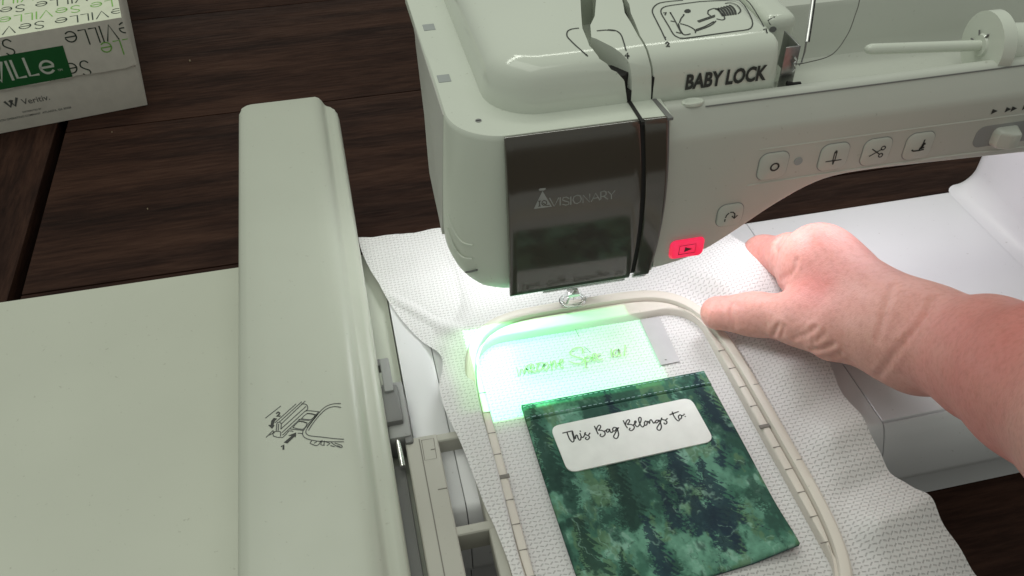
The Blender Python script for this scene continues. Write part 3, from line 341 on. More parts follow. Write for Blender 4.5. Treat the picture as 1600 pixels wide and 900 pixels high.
b.inputs['Specular IOR Level'].default_value = 0.35
vor = nt.nodes.new('ShaderNodeTexVoronoi'); vor.feature = 'DISTANCE_TO_EDGE'; vor.inputs['Scale'].default_value = 620
nt.links.new(v, vor.inputs['Vector'])
hh = mth(nt, 'ADD', mth(nt, 'MULTIPLY', mth(nt, 'MINIMUM', vor.outputs['Distance'], 0.25), 1.6), mth(nt, 'MULTIPLY', noise(nt, v, 260, 4, 0.6), 0.5))
bump(nt, b, hh, 0.28, 0.0004)
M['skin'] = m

# ------------------------------------------------------------------ object helpers
ORIGIN = {}
def thing(name, label, cat, base, group=None):
    o = bpy.data.objects.new(name, None)
    COL.objects.link(o)
    o.location = W(*base)
    o.empty_display_size = 0.02
    o['label'] = label
    o['category'] = cat
    if group:
        o['group'] = group
    ORIGIN[o] = Vector(base)
    return o
def build(name, verts, faces, mat, parent=None, smooth=30, bev=0.0, seg=2, label=None, kind=None):
    """one mesh object from millimetre vertices; optional bevel of its hard edges"""
    off = ORIGIN.get(parent, Vector((0, 0, -BED)) if parent is None else Vector((0, 0, 0)))
    me = bpy.data.meshes.new(name)
    vs = np.asarray(verts, dtype=float)
    vs = (vs - np.array(off)) * MM
    me.from_pydata(vs.tolist(), [], faces)
    bm = bmesh.new()
    bm.from_mesh(me)
    bmesh.ops.remove_doubles(bm, verts=bm.verts, dist=1e-7)
    bmesh.ops.recalc_face_normals(bm, faces=bm.faces)
    if bev:
        ed = [e for e in bm.edges if len(e.link_faces) == 2 and e.calc_face_angle(0) > math.radians(28)]
        bmesh.ops.bevel(bm, geom=ed, offset=bev * MM, segments=seg, affect='EDGES', profile=0.6, clamp_overlap=True)
    bm.to_mesh(me)
    bm.free()
    if smooth:
        me.shade_smooth()
        me.set_sharp_from_angle(angle=math.radians(smooth))
    me.materials.append(mat)
    o = bpy.data.objects.new(name, me)
    COL.objects.link(o)
    if parent is not None:
        o.parent = parent
        ORIGIN[o] = Vector(off)
    if label:
        o['label'] = label
    if kind:
        o['kind'] = kind
    return o
def box_vf(x0, x1, y0, y1, z0, z1):
    v = [(x, y, z) for z in (z0, z1) for y in (y0, y1) for x in (x0, x1)]
    f = [(0, 2, 3, 1), (4, 5, 7, 6), (0, 1, 5, 4), (2, 6, 7, 3), (0, 4, 6, 2), (1, 3, 7, 5)]
    return v, f
def box(name, x0, x1, y0, y1, z0, z1, mat, parent=None, bev=0.8, **k):
    v, f = box_vf(x0, x1, y0, y1, z0, z1)
    return build(name, v, f, mat, parent, bev=bev, **k)
def merge(parts):
    V, F = [], []
    for v, f in parts:
        n = len(V)
        V += list(v)
        F += [tuple(i + n for i in q) for q in f]
    return V, F
def prism_vf(poly, z0, z1):
    n = len(poly)
    v = [(p[0], p[1], z0) for p in poly] + [(p[0], p[1], z1) for p in poly]
    f = [tuple(range(n))[::-1], tuple(range(n, 2 * n))]
    f += [(i, (i + 1) % n, n + (i + 1) % n, n + i) for i in range(n)]
    return v, f
def loft_vf(rings, cap0=True, cap1=True, closed=True):
    n = len(rings[0])
    v = [p for r in rings for p in r]
    f = []
    for k in range(len(rings) - 1):
        for i in range(n if closed else n - 1):
            j = (i + 1) % n
            f.append((k * n + i, k * n + j, (k + 1) * n + j, (k + 1) * n + i))
    if cap0:
        f.append(tuple(range(n))[::-1])
    if cap1:
        f.append(tuple(range((len(rings) - 1) * n, len(rings) * n)))
    return v, f
def tube_vf(path, rad, n=10):
    path = [Vector(p) for p in path]
    rad = rad if isinstance(rad, (list, tuple)) else [rad] * len(path)
    rings = []
    up = Vector((0, 0, 1))
    for i, p in enumerate(path):
        d = (path[min(i + 1, len(path) - 1)] - path[max(i - 1, 0)]).normalized()
        a = d.cross(up)
        if a.length < 0.1:
            a = d.cross(Vector((1, 0, 0)))
        a.normalize()
        b = d.cross(a)
        rings.append([tuple(p + (a * math.cos(t) + b * math.sin(t)) * rad[i]) for t in [2 * math.pi * k / n for k in range(n)]])
    return loft_vf(rings)
def catmull(pts, n=6):
    P = [np.array(p, float) for p in pts]
    out = []
    for i in range(len(P) - 1):
        p0, p1, p2, p3 = P[max(i - 1, 0)], P[i], P[i + 1], P[min(i + 2, len(P) - 1)]
        for k in range(n):
            t = k / n
            out.append(tuple(0.5 * (2 * p1 + (p2 - p0) * t + (2 * p0 - 5 * p1 + 4 * p2 - p3) * t * t + (3 * p1 - p0 - 3 * p2 + p3) * t ** 3)))
    out.append(tuple(P[-1]))
    return out
def ribbon2d(line, w):
    """flat pen stroke along a 2-D polyline"""
    P = [np.array(p, float) for p in line]
    Q = [P[0]]
    for p in P[1:]:
        if np.linalg.norm(p - Q[-1]) > 1e-3:
            Q.append(p)
    if len(Q) < 2:
        Q.append(Q[0] + np.array([w * 0.6, 0]))
    L, R = [], []
    for i, p in enumerate(Q):
        d = Q[min(i + 1, len(Q) - 1)] - Q[max(i - 1, 0)]
        d = d / (np.linalg.norm(d) + 1e-9)
        nrm = np.array([-d[1], d[0]])
        ex = -d * w * 0.35 if i == 0 else (d * w * 0.35 if i == len(Q) - 1 else 0)
        L.append(p + nrm * w / 2 + ex)
        R.append(p - nrm * w / 2 + ex)
    v = L + R
    n = len(L)
    return v, [(i, i + 1, n + i + 1, n + i) for i in range(n - 1)]
def strokes(name, lines, w, mat, parent, mapf, smooth=0, **k):
    parts = []
    for j, ln in enumerate(lines):
        v, f = ribbon2d([p[:2] for p in ln], w)
        parts.append(([mapf(p[0], p[1], j) for p in v], f))
    V, F = merge(parts)
    return build(name, V, F, mat, parent, smooth=smooth, **k)
def fills(name, polys, mat, parent, mapf, **k):
    V, F = merge([([mapf(p[0], p[1], 0) for p in pl], [tuple(range(len(pl)))]) for pl in polys])
    return build(name, V, F, mat, parent, smooth=0, **k)
_font_cache = {}
def text_vf(body, size, bold=0.0, space=1.0):
    cu = bpy.data.curves.new('t', 'FONT')
    cu.body = body
    cu.size = size
    cu.offset = bold
    cu.space_character = space
    cu.resolution_u = 3
    ob = bpy.data.objects.new('t', cu)
    COL.objects.link(ob)
    bpy.context.view_layer.update()
    me = ob.to_mesh()
    v = [(p.co.x, p.co.y) for p in me.vertices]
    f = [tuple(p.vertices) for p in me.polygons]
    ob.to_mesh_clear()
    bpy.data.objects.remove(ob)
    bpy.data.curves.remove(cu)
    return v, f
def rrect(x0, x1, y0, y1, r, n=6):
    r4 = r if isinstance(r, (list, tuple)) else (r,) * 4   # br, tr, tl, bl
    out = []
    for (cx, cy, a0, q) in ((x1, y0, -90, 0), (x1, y1, 0, 1), (x0, y1, 90, 2), (x0, y0, 180, 3)):
        rr = max(r4[q], 0.05)
        sx = -1 if cx == x1 else 1
        sy = 1 if cy == y0 else -1
        for k in range(n + 1):
            a = math.radians(a0 + 90 * k / n)
            out.append((cx + sx * rr + rr * math.cos(a), cy + sy * rr + rr * math.sin(a)))
    return out
def apply_boolean(obj, cutters):
    for c in cutters:
        md = obj.modifiers.new('cut', 'BOOLEAN')
        md.operation = 'DIFFERENCE'
        md.solver = 'EXACT'
        md.object = c
    dg = bpy.context.evaluated_depsgraph_get()
    me = bpy.data.meshes.new_from_object(obj.evaluated_get(dg))
    old = obj.data
    obj.modifiers.clear()
    obj.data = me
    me.shade_smooth()
    me.set_sharp_from_angle(angle=math.radians(35))
    for c in cutters:
        bpy.data.objects.remove(c)
def fbm2(nx, ny, base, octv, seed, rough=0.5):
    """tiling-free 2-D value noise on a grid"""
    rg = np.random.RandomState(seed)
    out = np.zeros((ny, nx)); amp = 1.0; tot = 0
    for o in range(octv):
        gx, gy = int(base[0] * 2 ** o) + 3, int(base[1] * 2 ** o) + 3
        g = rg.rand(gy, gx)
        X = np.linspace(0, gx - 2.001, nx); Y = np.linspace(0, gy - 2.001, ny)
        xi, yi = X.astype(int), Y.astype(int)
        fx, fy = X - xi, Y - yi
        fx = fx * fx * (3 - 2 * fx); fy = fy * fy * (3 - 2 * fy)
        a = g[np.ix_(yi, xi)] * (1 - fx) + g[np.ix_(yi, xi + 1)] * fx
        c = g[np.ix_(yi + 1, xi)] * (1 - fx) + g[np.ix_(yi + 1, xi + 1)] * fx
        out += amp * (a * (1 - fy[:, None]) + c * fy[:, None])
        tot += amp; amp *= rough
    return out / tot

def strokes_each(name, lines, w, mat, parent, mapf):
    for ln in lines:
        strokes(name, [ln], w, mat, parent, mapf)
def fills_each(name, polys, mat, parent, mapf):
    for pl in polys:
        fills(name, [pl], mat, parent, mapf)
# thin geometric capitals for the carton: unit cap height
_arc = [(0.34 + 0.31 * math.cos(math.radians(a)), 0.34 + 0.33 * math.sin(math.radians(a))) for a in range(0, 316, 15)]
GLYPH = {'S': (0.52, [catmull([(.47, .84), (.36, .97), (.18, .98), (.05, .86), (.07, .68), (.22, .57), (.37, .46), (.48, .32), (.44, .12), (.3, .02), (.14, .03), (.02, .16)], 3)]),
         'e': (0.68, [[(0.04, 0.34)] + _arc]), 'V': (0.66, [[(0.0, 1.0), (0.33, 0.0), (0.66, 1.0)]]), 'I': (0.06, [[(0.03, 0.0), (0.03, 1.0)]]), 'L': (0.42, [[(0.03, 1.0), (0.03, 0.04), (0.42, 0.04)]])}
def stroke_word(txt, h, w):
    x = 0.0; parts = []
    for c in txt:
        wd, ls = GLYPH[c]
        for ln in ls:
            parts.append(ribbon2d([((x + p[0]) * h, p[1] * h) for p in ln], w))
        x += wd + 0.17
    V, F = merge(parts)
    return V, F, (x - 0.17) * h

# ================================================================== table
table = thing('table', 'dark brown wooden plank table top beneath the machine and the carton', 'table', (0, 150, -68))
TZ = -68.0
seams = [-640, -434, -234, -34, 166, 366, 566, 766, 966]
for a, c in zip(seams[:-1], seams[1:]):
    box('plank', -322.5, 900, a + 0.5, c - 0.5, TZ - 22, TZ - 0.05, M['woodx'], table, bev=1.0)
box('plank', -620, -330.5, -640, 966, TZ - 22, TZ - 0.05, M['woody'], table, bev=1.0, label='end board with grain running across the other planks')
box('batten', -332, -321, -640, 966, TZ - 30, TZ - 16, M['dark'], table, bev=0)

M['crumb'] = flat('pale_crumb', (0.22, 0.17, 0.11), 0.8)
rc = random.Random(12)
for cx, cy, sz, lab_ in ((-228, 466, 2.3, 'largest pale crumb on the dark plank right of the carton'), (-285, 357, 1.3, 'tiny pale crumb on the table just below the front edge of the carton'), (-249, 243, 1.3, 'tiny pale crumb on the bare plank beside the embroidery unit base')):
    V, F = [], []
    for k in range(6):
        t = 2 * math.pi * k / 6
        V += [(cx + sz * 0.5 * math.cos(t) * rc.uniform(0.5, 1), cy + sz * math.sin(t) * rc.uniform(0.6, 1), TZ), (cx + sz * 0.3 * math.cos(t), cy + sz * 0.6 * math.sin(t), TZ + sz * rc.uniform(0.3, 0.6))]
    F = [(2 * k, 2 * ((k + 1) % 6), 2 * ((k + 1) % 6) + 1, 2 * k + 1) for k in range(6)] + [(1, 3, 5, 7, 9, 11), (10, 8, 6, 4, 2, 0)]
    cr_ = build('crumb', V, F, M['crumb'], None, smooth=0)
    cr_['label'] = lab_
    cr_['category'] = 'crumb'
    cr_['group'] = 'crumbs on the table'

# ================================================================== paper carton
cart = thing('paper_carton', 'white paper carton printed with dark and light green lettering', 'carton', (-259, 394, -68))
AL = np.array([0.9866, 0.163, 0.0]); BK = np.array([-0.163, 0.9866, 0.0]); P0 = np.array([-259.0, 394.0, -68.0]); UPV = np.array([0, 0, 1.0])
def cfr(a, d, z):
    return tuple(P0 + AL * a + BK * d + UPV * (z + 68))
def cbox(name, a0, a1, d0, d1, z0, z1, mat, bev=0.6, taper=0):
    v, f = box_vf(a0, a1, d0, d1, z0, z1)
    return build(name, [cfr(*p) for p in v], f, mat, cart, bev=bev)
body = cbox('box_body', -214, -0.8, 0.8, 278, -67.9, 8.5, M['card'])
# torn lower edge of the lid front
n = 46
top = [(-215 + 216 * i / n, 11.0) for i in range(n + 1)]
rg = random.Random(4)
low = [(-215 + 216 * i / n, -31.0 + rg.uniform(-0.5, 0.5) + (0.9 if i % 9 < 2 else 0)) for i in range(n + 1)]
V = [cfr(a, -0.6, z) for a, z in top] + [cfr(a, -0.6, z) for a, z in low] + [cfr(a, 0.2, z) for a, z in top] + [cfr(a, 0.2, z) for a, z in low]
k = n + 1
F = []
for i in range(n):
    F += [(i, i + 1, k + i + 1, k + i), (2 * k + i, 3 * k + i, 3 * k + i + 1, 2 * k + i + 1), (k + i, k + i + 1, 3 * k + i + 1, 3 * k + i), (i, 2 * k + i, 2 * k + i + 1, i + 1)]
F += [(0, k, 3 * k, 2 * k), (n, 2 * k + n, 3 * k + n, k + n)]
lid = build('lid_flap', V, F, M['card'], cart, smooth=20)
cbox('lid_side_flap', 0.0, 0.9, -0.5, 279, -31, 11, M['card'], 0.3)
lidtop = cbox('lid', -215, 0.9, -0.5, 279, 9.6, 11.2, M['cardtop'], 0.4)
def clip2d(v, f, lo, hi):
    bm = bmesh.new()
    vs = [bm.verts.new((p[0], p[1], 0)) for p in v]
    for q in f:
        try:
            bm.faces.new([vs[i] for i in q])
        except ValueError:
            pass
    for co, no in (((lo[0], 0, 0), (-1, 0, 0)), ((hi[0], 0, 0), (1, 0, 0)), ((0, lo[1], 0), (0, -1, 0)), ((0, hi[1], 0), (0, 1, 0))):
        bmesh.ops.bisect_plane(bm, geom=bm.verts[:] + bm.edges[:] + bm.faces[:], plane_co=co, plane_no=no, clear_outer=True)
    bm.verts.index_update()
    V = [(p.co.x, p.co.y) for p in bm.verts]
    F = [tuple(p.index for p in q.verts) for q in bm.faces]
    bm.free()
    return V, F
WORD = 'SeVILLe'
def word(h, cx, cy, flip=True, w=1.05):
    v, f, wd = stroke_word(WORD, h, w)
    if flip:
        return [(cx + (wd - p[0]), cy - p[1]) for p in v], f
    return [(cx - wd + p[0], cy + p[1]) for p in v], f
# pattern on the front of the lid: upside-down words; cx is where the last letter's edge lands
for mat, items in (('darkink', ((13, -44, 7.0), (13, -92, -18.5), (13, -139, 9.0))), ('greenink', ((12.5, -21.5, -6.5), (12.5, -205, 3.0)))):
    for s_, cx, cy in items:
        v, f = word(s_, cx, cy)
        v, f = clip2d(v, f, (-214, -30.2), (0.5, 10.8))
        if f:
            build('lettering', [cfr(p[0], -0.75, p[1]) for p in v], f, M[mat], lid, smooth=0)
# pattern on the lid top: rows of upside-down words running back
for row in range(10):
    for col in range(-3, 3):
        v, f = word(13.5, -48 + col * 68 + (row * 27) % 68, 17 + row * 19.0)
        v, f = clip2d(v, f, (-214, -0.2), (0.4, 150))
        if f:
            build('lettering', [cfr(p[0], p[1], 11.35) for p in v], f, M[('darkink', 'greenink')[row % 2]], lidtop, smooth=0)
gl = build('green_label', [cfr(a, -0.9, z) for a, z in ((-214, -30.0), (-48.6, -30.0), (-47.2, -3.2), (-214, -3.2))], [(0, 1, 2, 3)], M['greenlabel'], lid, smooth=0)
# outline-free white word on the green band
v, f = word(15.5, -58.5, -23.6, flip=False, w=1.9)
build('lettering', [cfr(p[0], -1.0, p[1]) for p in v], f, M['whiteink'], lid, smooth=0)
v, f = text_vf('TM', 2.6)
build('lettering', [cfr(p[0] - 57.2, -1.0, p[1] - 23.4) for p in v], f, M['whiteink'], lid, smooth=0)
for body_t, size, a, z in (('Veritiv.', 7.2, -91.5, -46.6), ('DISTRIBUTED BY', 1.9, -94.0, -53.5), ('VERITIV OPERATING COMPANY  ATLANTA, GA 30328', 2.4, -116.0, -57.4)):
    v, f = text_vf(body_t, size, 0.02)
    build('lettering', [cfr(p[0] + a, 0.55, p[1] + z) for p in v], f, M['inkgrey'], body, smooth=0)
v, f = merge([ribbon2d(w_, 1.9) for w_ in ([(-103, -41.5), (-100.5, -46.5), (-98, -41.5)], [(-99.5, -41.5), (-97, -46.5), (-94, -40.2)])])
build('logo', [cfr(p[0], 0.55, p[1]) for p in v], f, M['inkgrey'], body, smooth=0)

# ================================================================== embroidery unit
unit = thing('embroidery_unit', 'pale grey-green embroidery unit with a long raised carriage left of the machine', 'embroidery unit', (-200, 0, -68))
M['unitbase'] = plastic('unit_base_plastic', (0.555, 0.575, 0.49), 0.42)
box('base', -520, -109.5, -420, 79, TZ, 0, M['unitbase'], unit, bev=2.2, seg=3)
box('slot_floor', -109.4, -92.9, -420, 78, TZ, -4, M['unit'], unit, bev=0.5)
# carriage cover: cross-section in x-z swept along y, rounded far end
sec = [(-165.0, 0.4), (-165.0, 23.5), (-164.3, 26.4), (-162.5, 28.2), (-159.5, 29.0), (-150, 29.0), (-136, 29.0), (-124, 29.0), (-119.5, 28.8), (-116.2, 28.0), (-113.8, 26.4), (-112.2, 24.2), (-111.2, 22.0), (-110.2, 21.2), (-107.0, 20.6), (-105.0, 20.0), (-103.7, 18.6), (-103.1, 16.0), (-103.0, 9.0), (-103.0, 1.8), (-104.5, 0.9), (-130, 0.4)]
rings = []
R = 13.0
ys = [-420, -260, -140, 0, 100, 170, 190]
ends = [R * math.sin(math.radians(a)) for a in range(0, 91, 6)]
for y in ys + [205 - R + e for e in ends[1:]]:
    d = max(0.0, y - (205 - R))
    ins = R - math.sqrt(max(R * R - d * d, 0.0))
    zi = ins * 0.12
    rings.append([(min(max(x, -165 + ins), -103 - ins), y, max(min(z, 29.0 - zi), 0.4) if z > 2 else z) for x, z in sec])
v, f = loft_vf(rings)
car = build('carriage', v, f, M['unit'], unit, smooth=40)
zc = 29.12
strokes('printed_diagram', STROKES['cdiag'], 0.42, M['inkgrey'], car, lambda x, y, j: (x, y, zc))
fills_each('printed_arrow', STROKES['carrow'], M['ink'], car, lambda x, y, j: (x, y, zc + 0.02))
strokes_each('printed_numeral', STROKES['cnum'], 0.75, M['ink'], car, lambda x, y, j: (x, y, zc))
# frame holder with its lever, on the carriage's right flank
hold = box('frame_holder', -103.2, -93.2, -69, -36, -3, 11.5, M['midgrey'], unit, bev=1.6)
box('holder_block', -105.5, -95.6, -62, -40, 2, 14.5, M['grey'], unit, bev=1.6)
box('holder_tab', -102, -97.6, -45, -24, 4, 15.8, M['midgrey'], unit, bev=0.9)
box('holder_ear', -96.6, -92.8, -72, -44, -2, 10.5, M['grey'], unit, bev=1.5)
v, f = tube_vf([(-99.8, -62, 9.5), (-99.4, -74, 8.5), (-99.2, -82, 7.5)], 1.35, 14)
build('pin', v, f, M['metal'], unit)
box('guide_rail', -107, -98.2, -420, -78, -14, 4.0, M['grey'], unit, bev=0.8)
box('screw_boss', -104.4, -101.5, -22.5, -18, 4, 9.5, M['grey'], unit, bev=0.8)

# ================================================================== sewing machine
mach = thing('sewing_machine', 'white computerised sewing and embroidery machine with dark smoked face panel', 'sewing machine', (60, 0, -68))
prof = [(51, -68), (51, -2.0), (50.3, -0.6), (48.8, 0), (-100.8, 0), (-102.6, -0.6), (-104.2, -2.2), (-106.6, -7), (-109, -13), (-110.4, -20), (-110.6, -34), (-110.0, -38.5), (-108.0, -41.5), (-104.6, -43.5), (-103.6, -46), (-103.2, -67.9)]
def extrude_x(prof, xs):
    return loft_vf([[(x, p[0], p[1]) for p in prof] for x in xs])
for nm, x0, x1 in (('bed_end', -92.4, -75.9), ('bed', -75.5, 118.75)):
    v, f = extrude_x(prof, (x0, x1))
    build(nm, v, f, M['bedwhite'], mach, bev=0.35, seg=2)
prof2 = prof[:4] + [(-101.0, 0), (-101.2, -1.6), (-101.9, -1.6), (-102.2, -0.4)] + prof[5:]
v, f = extrude_x(prof2, (119.25, 460))
build('bed_extension', v, f, M['bedwhite'], mach, bev=0.25, seg=1)
box('bed_gap', 118, 120, -100, 50, -60, -1.2, M['dark'], mach, bev=0)
box('bed_gap', -76.4, -75.0, -100, 50, -60, -1.2, M['midgrey'], mach, bev=0)
# pillar on the right, flared into the bed
rings = []
for a in range(0, 91, 10):
    t = math.radians(a)
    e = 14 * (1 - math.sin(t)); z = 14 * (1 - math.cos(t)) + 0.1
    rings.append([(p[0], p[1], z) for p in rrect(264 - e, 470, -44 - e * 0.4, 56, [4, 4, 10, 12])])
rings.append([(p[0], p[1], 151) for p in rrect(266, 470, -44, 56, [4, 4, 10, 12])])
v, f = loft_vf(rings)
build('pillar', v, f, M['bedwhite'], mach, smooth=40)

# head shell: plan outline with a rounded front-left corner, lower edge follows the side's sweep
plan = [(22, 70), (22, -20), (22, -41.5), (10, -41.5), (-5, -41.5), (-20, -41.5), (-32, -41.5), (-41.5, -41.5)]
for a in range(6, 91, 6):
    t = math.radians(a)
    plan.append((-41.5 - 21.5 * math.sin(t), -20 - 21.5 * math.cos(t)))
for y in range(-16, 91, 5):
    plan.append((-63.0, float(y)))
plan.append((-63, 92))
plan.append((22, 92))
def zbot(x, y):
    if x > -41.4:
        zf = 61.0
    elif y <= -20:
        an = math.degrees(math.acos(max(-1, min(1, (-20 - y) / 21.5))))
        zf = float(np.interp(an, [0, 30, 45, 60, 75, 90], [61, 63, 65.5, 68.5, 72.5, 76]))
    else:
        zf = float(np.interp(y, [-20, -11, 3, 16, 22, 30, 92], [76, 79.5, 82, 85, 92, 106, 160]))
    return min(zf, 134.0)
rings = []
for t, ins in ((0.0, 0.9), (0.012, 0.25), (0.03, 0.0), (0.25, 0.0), (0.5, 0.0), (0.75, 0.2), (0.88, 0.6), (0.95, 1.3), (1.0, 3.0)):
    ring = []
    for i, (x, y) in enumerate(plan):
        zb = zbot(x, y)
        cx, cy = -20, 25
        d = Vector((cx - x, cy - y)); d.normalize()
        k = ins if x < 21 else 0
        zz_ = 140 + (zb - 140) * t
        fl_ = 4.0 * min(1.0, max(0.0, (-41.5 - x) / 21.5)) * min(1.0, (140 - zz_) / 60.0)     # the flank flares outwards
        ring.append((x + d.x * k - fl_, y + d.y * k, zz_))
    rings.append(ring)
v, f = loft_vf(rings, cap0=True, cap1=False)
nv = len(v); last = (len(rings) - 1) * len(plan)
v = list(v) + [(-18.0, 10.0, 79.0)]
f += [(last + i, last + (i + 1) % len(plan), nv) for i in range(len(plan))]
shell = build('head_shell', v, f, M['white'], mach, smooth=35)
# lower front corner: moulded swoop recess and vent mark
def on_corner(an, z):
    t = math.radians(an)
    fl_ = 4.0 * math.sin(t) * min(1.0, (140 - z) / 60.0)
    return (-41.5 - 21.5 * math.sin(t) - fl_, -20 - 21.5 * math.cos(t), z)
for zz in ((96, 90, 86.5, 86.8), (89, 82, 78.5, 79.5)):
    v, f = tube_vf(catmull([on_corner(an, z) for an, z in zip((74, 62, 50, 38), zz)], 6), 0.42, 8)
    build('moulded_ridge', v, f, M['white'], shell)
v, f = tube_vf([on_corner(an, z) for an, z in ((47, 70.5), (40, 72), (34, 73.6))], 0.45, 8)
build('vent_mark', v, f, M['grey'], shell)
# side door: flat grey panel over the left flank
pts = [(-19, 80)] + [(float(y), zbot(-63, y) + 3.0) for y in range(-14, 60, 5)] + [(60, 139.0), (-19, 139.0)]
fo = lambda z: 4.0 * min(1.0, (140 - z) / 60.0)
V = [(-63.25 - fo(p[1]), p[0], p[1]) for p in pts] + [(-62.0 - fo(p[1]), p[0], p[1]) for p in pts]
nn = len(pts)
F = [tuple(range(nn)), tuple(range(nn, 2 * nn))[::-1]] + [(i, nn + i, nn + (i + 1) % nn, (i + 1) % nn) for i in range(nn)]
build('side_door', V, F, M['side'], mach, bev=0.5)
for (cx, cy) in ((-57.3, 54), (-58.4, 7)):
    box('rubber_pad', cx - 2.6, cx + 2.6, cy - 3.0, cy + 3.0, 139.6, 140.25, M['pad'], mach, bev=0.2)
v, f = tube_vf([(-51, -28, 139.8), (-51, -28, 140.2)], 1.25, 16)
sc = build('screw', v, f, M['darkmetal'], mach)
box('screw_slot', -51.9, -50.1, -28.2, -27.8, 140.15, 140.27, M['dark'], sc, bev=0)

# smoked face panel and needle strip, slightly bowed towards the user
def yface(z):
    return -43.2 - 3.0 * (1 - ((z - 100) / 40.0) ** 2)
def xgap(z):
    s = (z - 60) / 80.0
    return 11.4 - 2.7 * s + 1.6 * math.sin(math.pi * s)
def xright(z):
    s = (z - 60) / 80.0
    return 20.2 - 0.4 * s + 1.7 * math.sin(math.pi * s)
def panel(name, xl, xr, z0, z1, lowfun=None):
    nz, nx = 26, 14
    rings = []
    for i in range(nz + 1):
        z = z0 + (z1 - z0) * i / nz
        a, c = xl(z), xr(z)
        y = yface(z)
        rings.append([(a + (c - a) * j / nx, y, z) for j in range(nx + 1)] + [(c, -41.9, z), (a, -41.9, z)])
    v, f = loft_vf(rings)
    return build(name, v, f, M['panel'], mach, bev=0.55, seg=2, smooth=40)
fp = panel('face_panel', lambda z: -44.2 + 1.4 * (1 - (z - 60) / 80.0), lambda z: xgap(z) - 0.1, 60.2, 140.6)
panel('needle_strip', lambda z: xgap(z) + 1.7, xright, 60.6, 140.6)
V = []
zz = [62 + 78.2 * i / 20 for i in range(21)]
v, f = loft_vf([[(xgap(z) - 0.6, yface(z) + 1.1, z), (xgap(z) + 2.2, yface(z) + 1.1, z), (xgap(z) + 2.2, -41.7, z), (xgap(z) - 0.6, -41.7, z)] for z in zz])
build('needle_slot', v, f, M['dark'], mach)
v, f = loft_vf([[(xright(z) - 0.2, yface(z) + 1.6, z), (xright(z) + 1.3, yface(z) + 1.9, z), (xright(z) + 1.3, -41.6, z), (xright(z) - 0.2, -41.6, z)] for z in zz])
build('strip_edge', v, f, M['grey'], mach)
mapv = lambda x, z, j: (x, yface(z) - 0.12, z)
fills('logo', STROKES['tri'] + STROKES['cap'], M['logo'], fp, mapv)
strokes('lettering', STROKES['vision'], 0.42, M['logo'], fp, mapv)
strokes('lettering', STROKES['iq'], 0.45, M['panel'], fp, lambda x, z, j: (x, yface(z) - 0.2, z))
# chrome trim under the panel, projector window
box('lower_trim', -28, 9.5, -42.8, -41.2, 58.6, 60.1, M['metal'], mach, bev=0.4)
box('lower_trim', 13, 19.5, -42.4, -41.2, 58.9, 60.5, M['metal'], mach, bev=0.4)
v, f = tube_vf([(-49, -31, 66), (-49, -31, 62.2)], [4.2, 4.0], 20)
build('projector_window', v, f, M['clear'], mach)
box('light_diffuser', -18, 34, 2, 26, 60.0, 61.6, M['bedwhite'], mach, bev=0.4)

# arm with sunken spool tray, swept along x
def zarm(x):
    xs = [20, 30, 43, 55, 63, 72, 83, 91, 99, 112, 130, 194, 330]
    zs = [61.5, 62.5, 66, 73.2, 79.2, 86, 92.8, 96.6, 98.8, 99.4, 99, 96.3, 92]
    return float(np.interp(x, xs, zs))
rings = []
xsr = [22.2, 26, 30, 34, 38, 43, 48, 52, 56, 60, 64, 68, 72, 76, 80, 84, 88, 92, 96, 100, 106, 112, 120, 130, 150, 175, 194, 230, 267]
def sm(x):
    return sum(zarm(x + d) for d in (-6, -3, 0, 3, 6)) / 5
for x in xsr:
    zb = sm(x)
    rings.append([(x, -40.2, zb), (x, -41.4, zb + 0.5), (x, -42, zb + 1.6), (x, -42, 126), (x, -41.8, 128), (x, -41.2, 129.6), (x, -36.2, 138.2), (x, -35.4, 139.2), (x, -34.2, 139.9),
                  (x, -31.6, 140), (x, -30.4, 139.5), (x, -29.6, 138), (x, -28.4, 130), (x, -25.6, 126.4), (x, -20, 125.4), (x, 4, 125.4), (x, 10, 127), (x, 13.4, 132), (x, 16.4, 147.5), (x, 17.6, 149.4), (x, 20, 150), (x, 60, 150), (x, 62, 147),
                  (x, 62, zb + 30), (x, 50, zb + 4), (x, 30, zb + 1.2), (x, -20, zb + 0.6)])
v, f = loft_vf(rings)
arm = build('arm', v, f, M['fascia'], mach, smooth=38)
# lid seam along the arm top, with the oval finger cap
v, f = tube_vf([(38.2, -36.2, 138.6), (150, -36.2, 138.6), (267, -36.2, 138.6)], 0.28, 6)
build('lid_seam', v, f, M['grey'], arm)
rings = [[(33.5 + 4.6 * k * math.cos(t), -34.0 + 2.5 * k * math.sin(t), z) for t in [2 * math.pi * i / 24 for i in range(24)]] for k, z in ((1, 139.2), (1, 140.3), (0.9, 140.6), (0.7, 140.5), (0.6, 140.2))]
v, f = loft_vf(rings)
build('finger_cap', v, f, M['white'], arm, smooth=40)
# soft ledges pressed into the fascia above and below the keys
v, f = tube_vf([(62, -41.75, 118.4), (110, -41.75, 118.4), (266, -41.75, 117)], 0.5, 8)
build('fascia_ridge', v, f, M['fascia'], arm)
v, f = tube_vf([(60, -41.8, 101.0), (100, -41.8, 101.4), (150, -41.8, 101.2), (266, -41.8, 98)], 0.5, 8)
build('fascia_ridge', v, f, M['fascia'], arm)

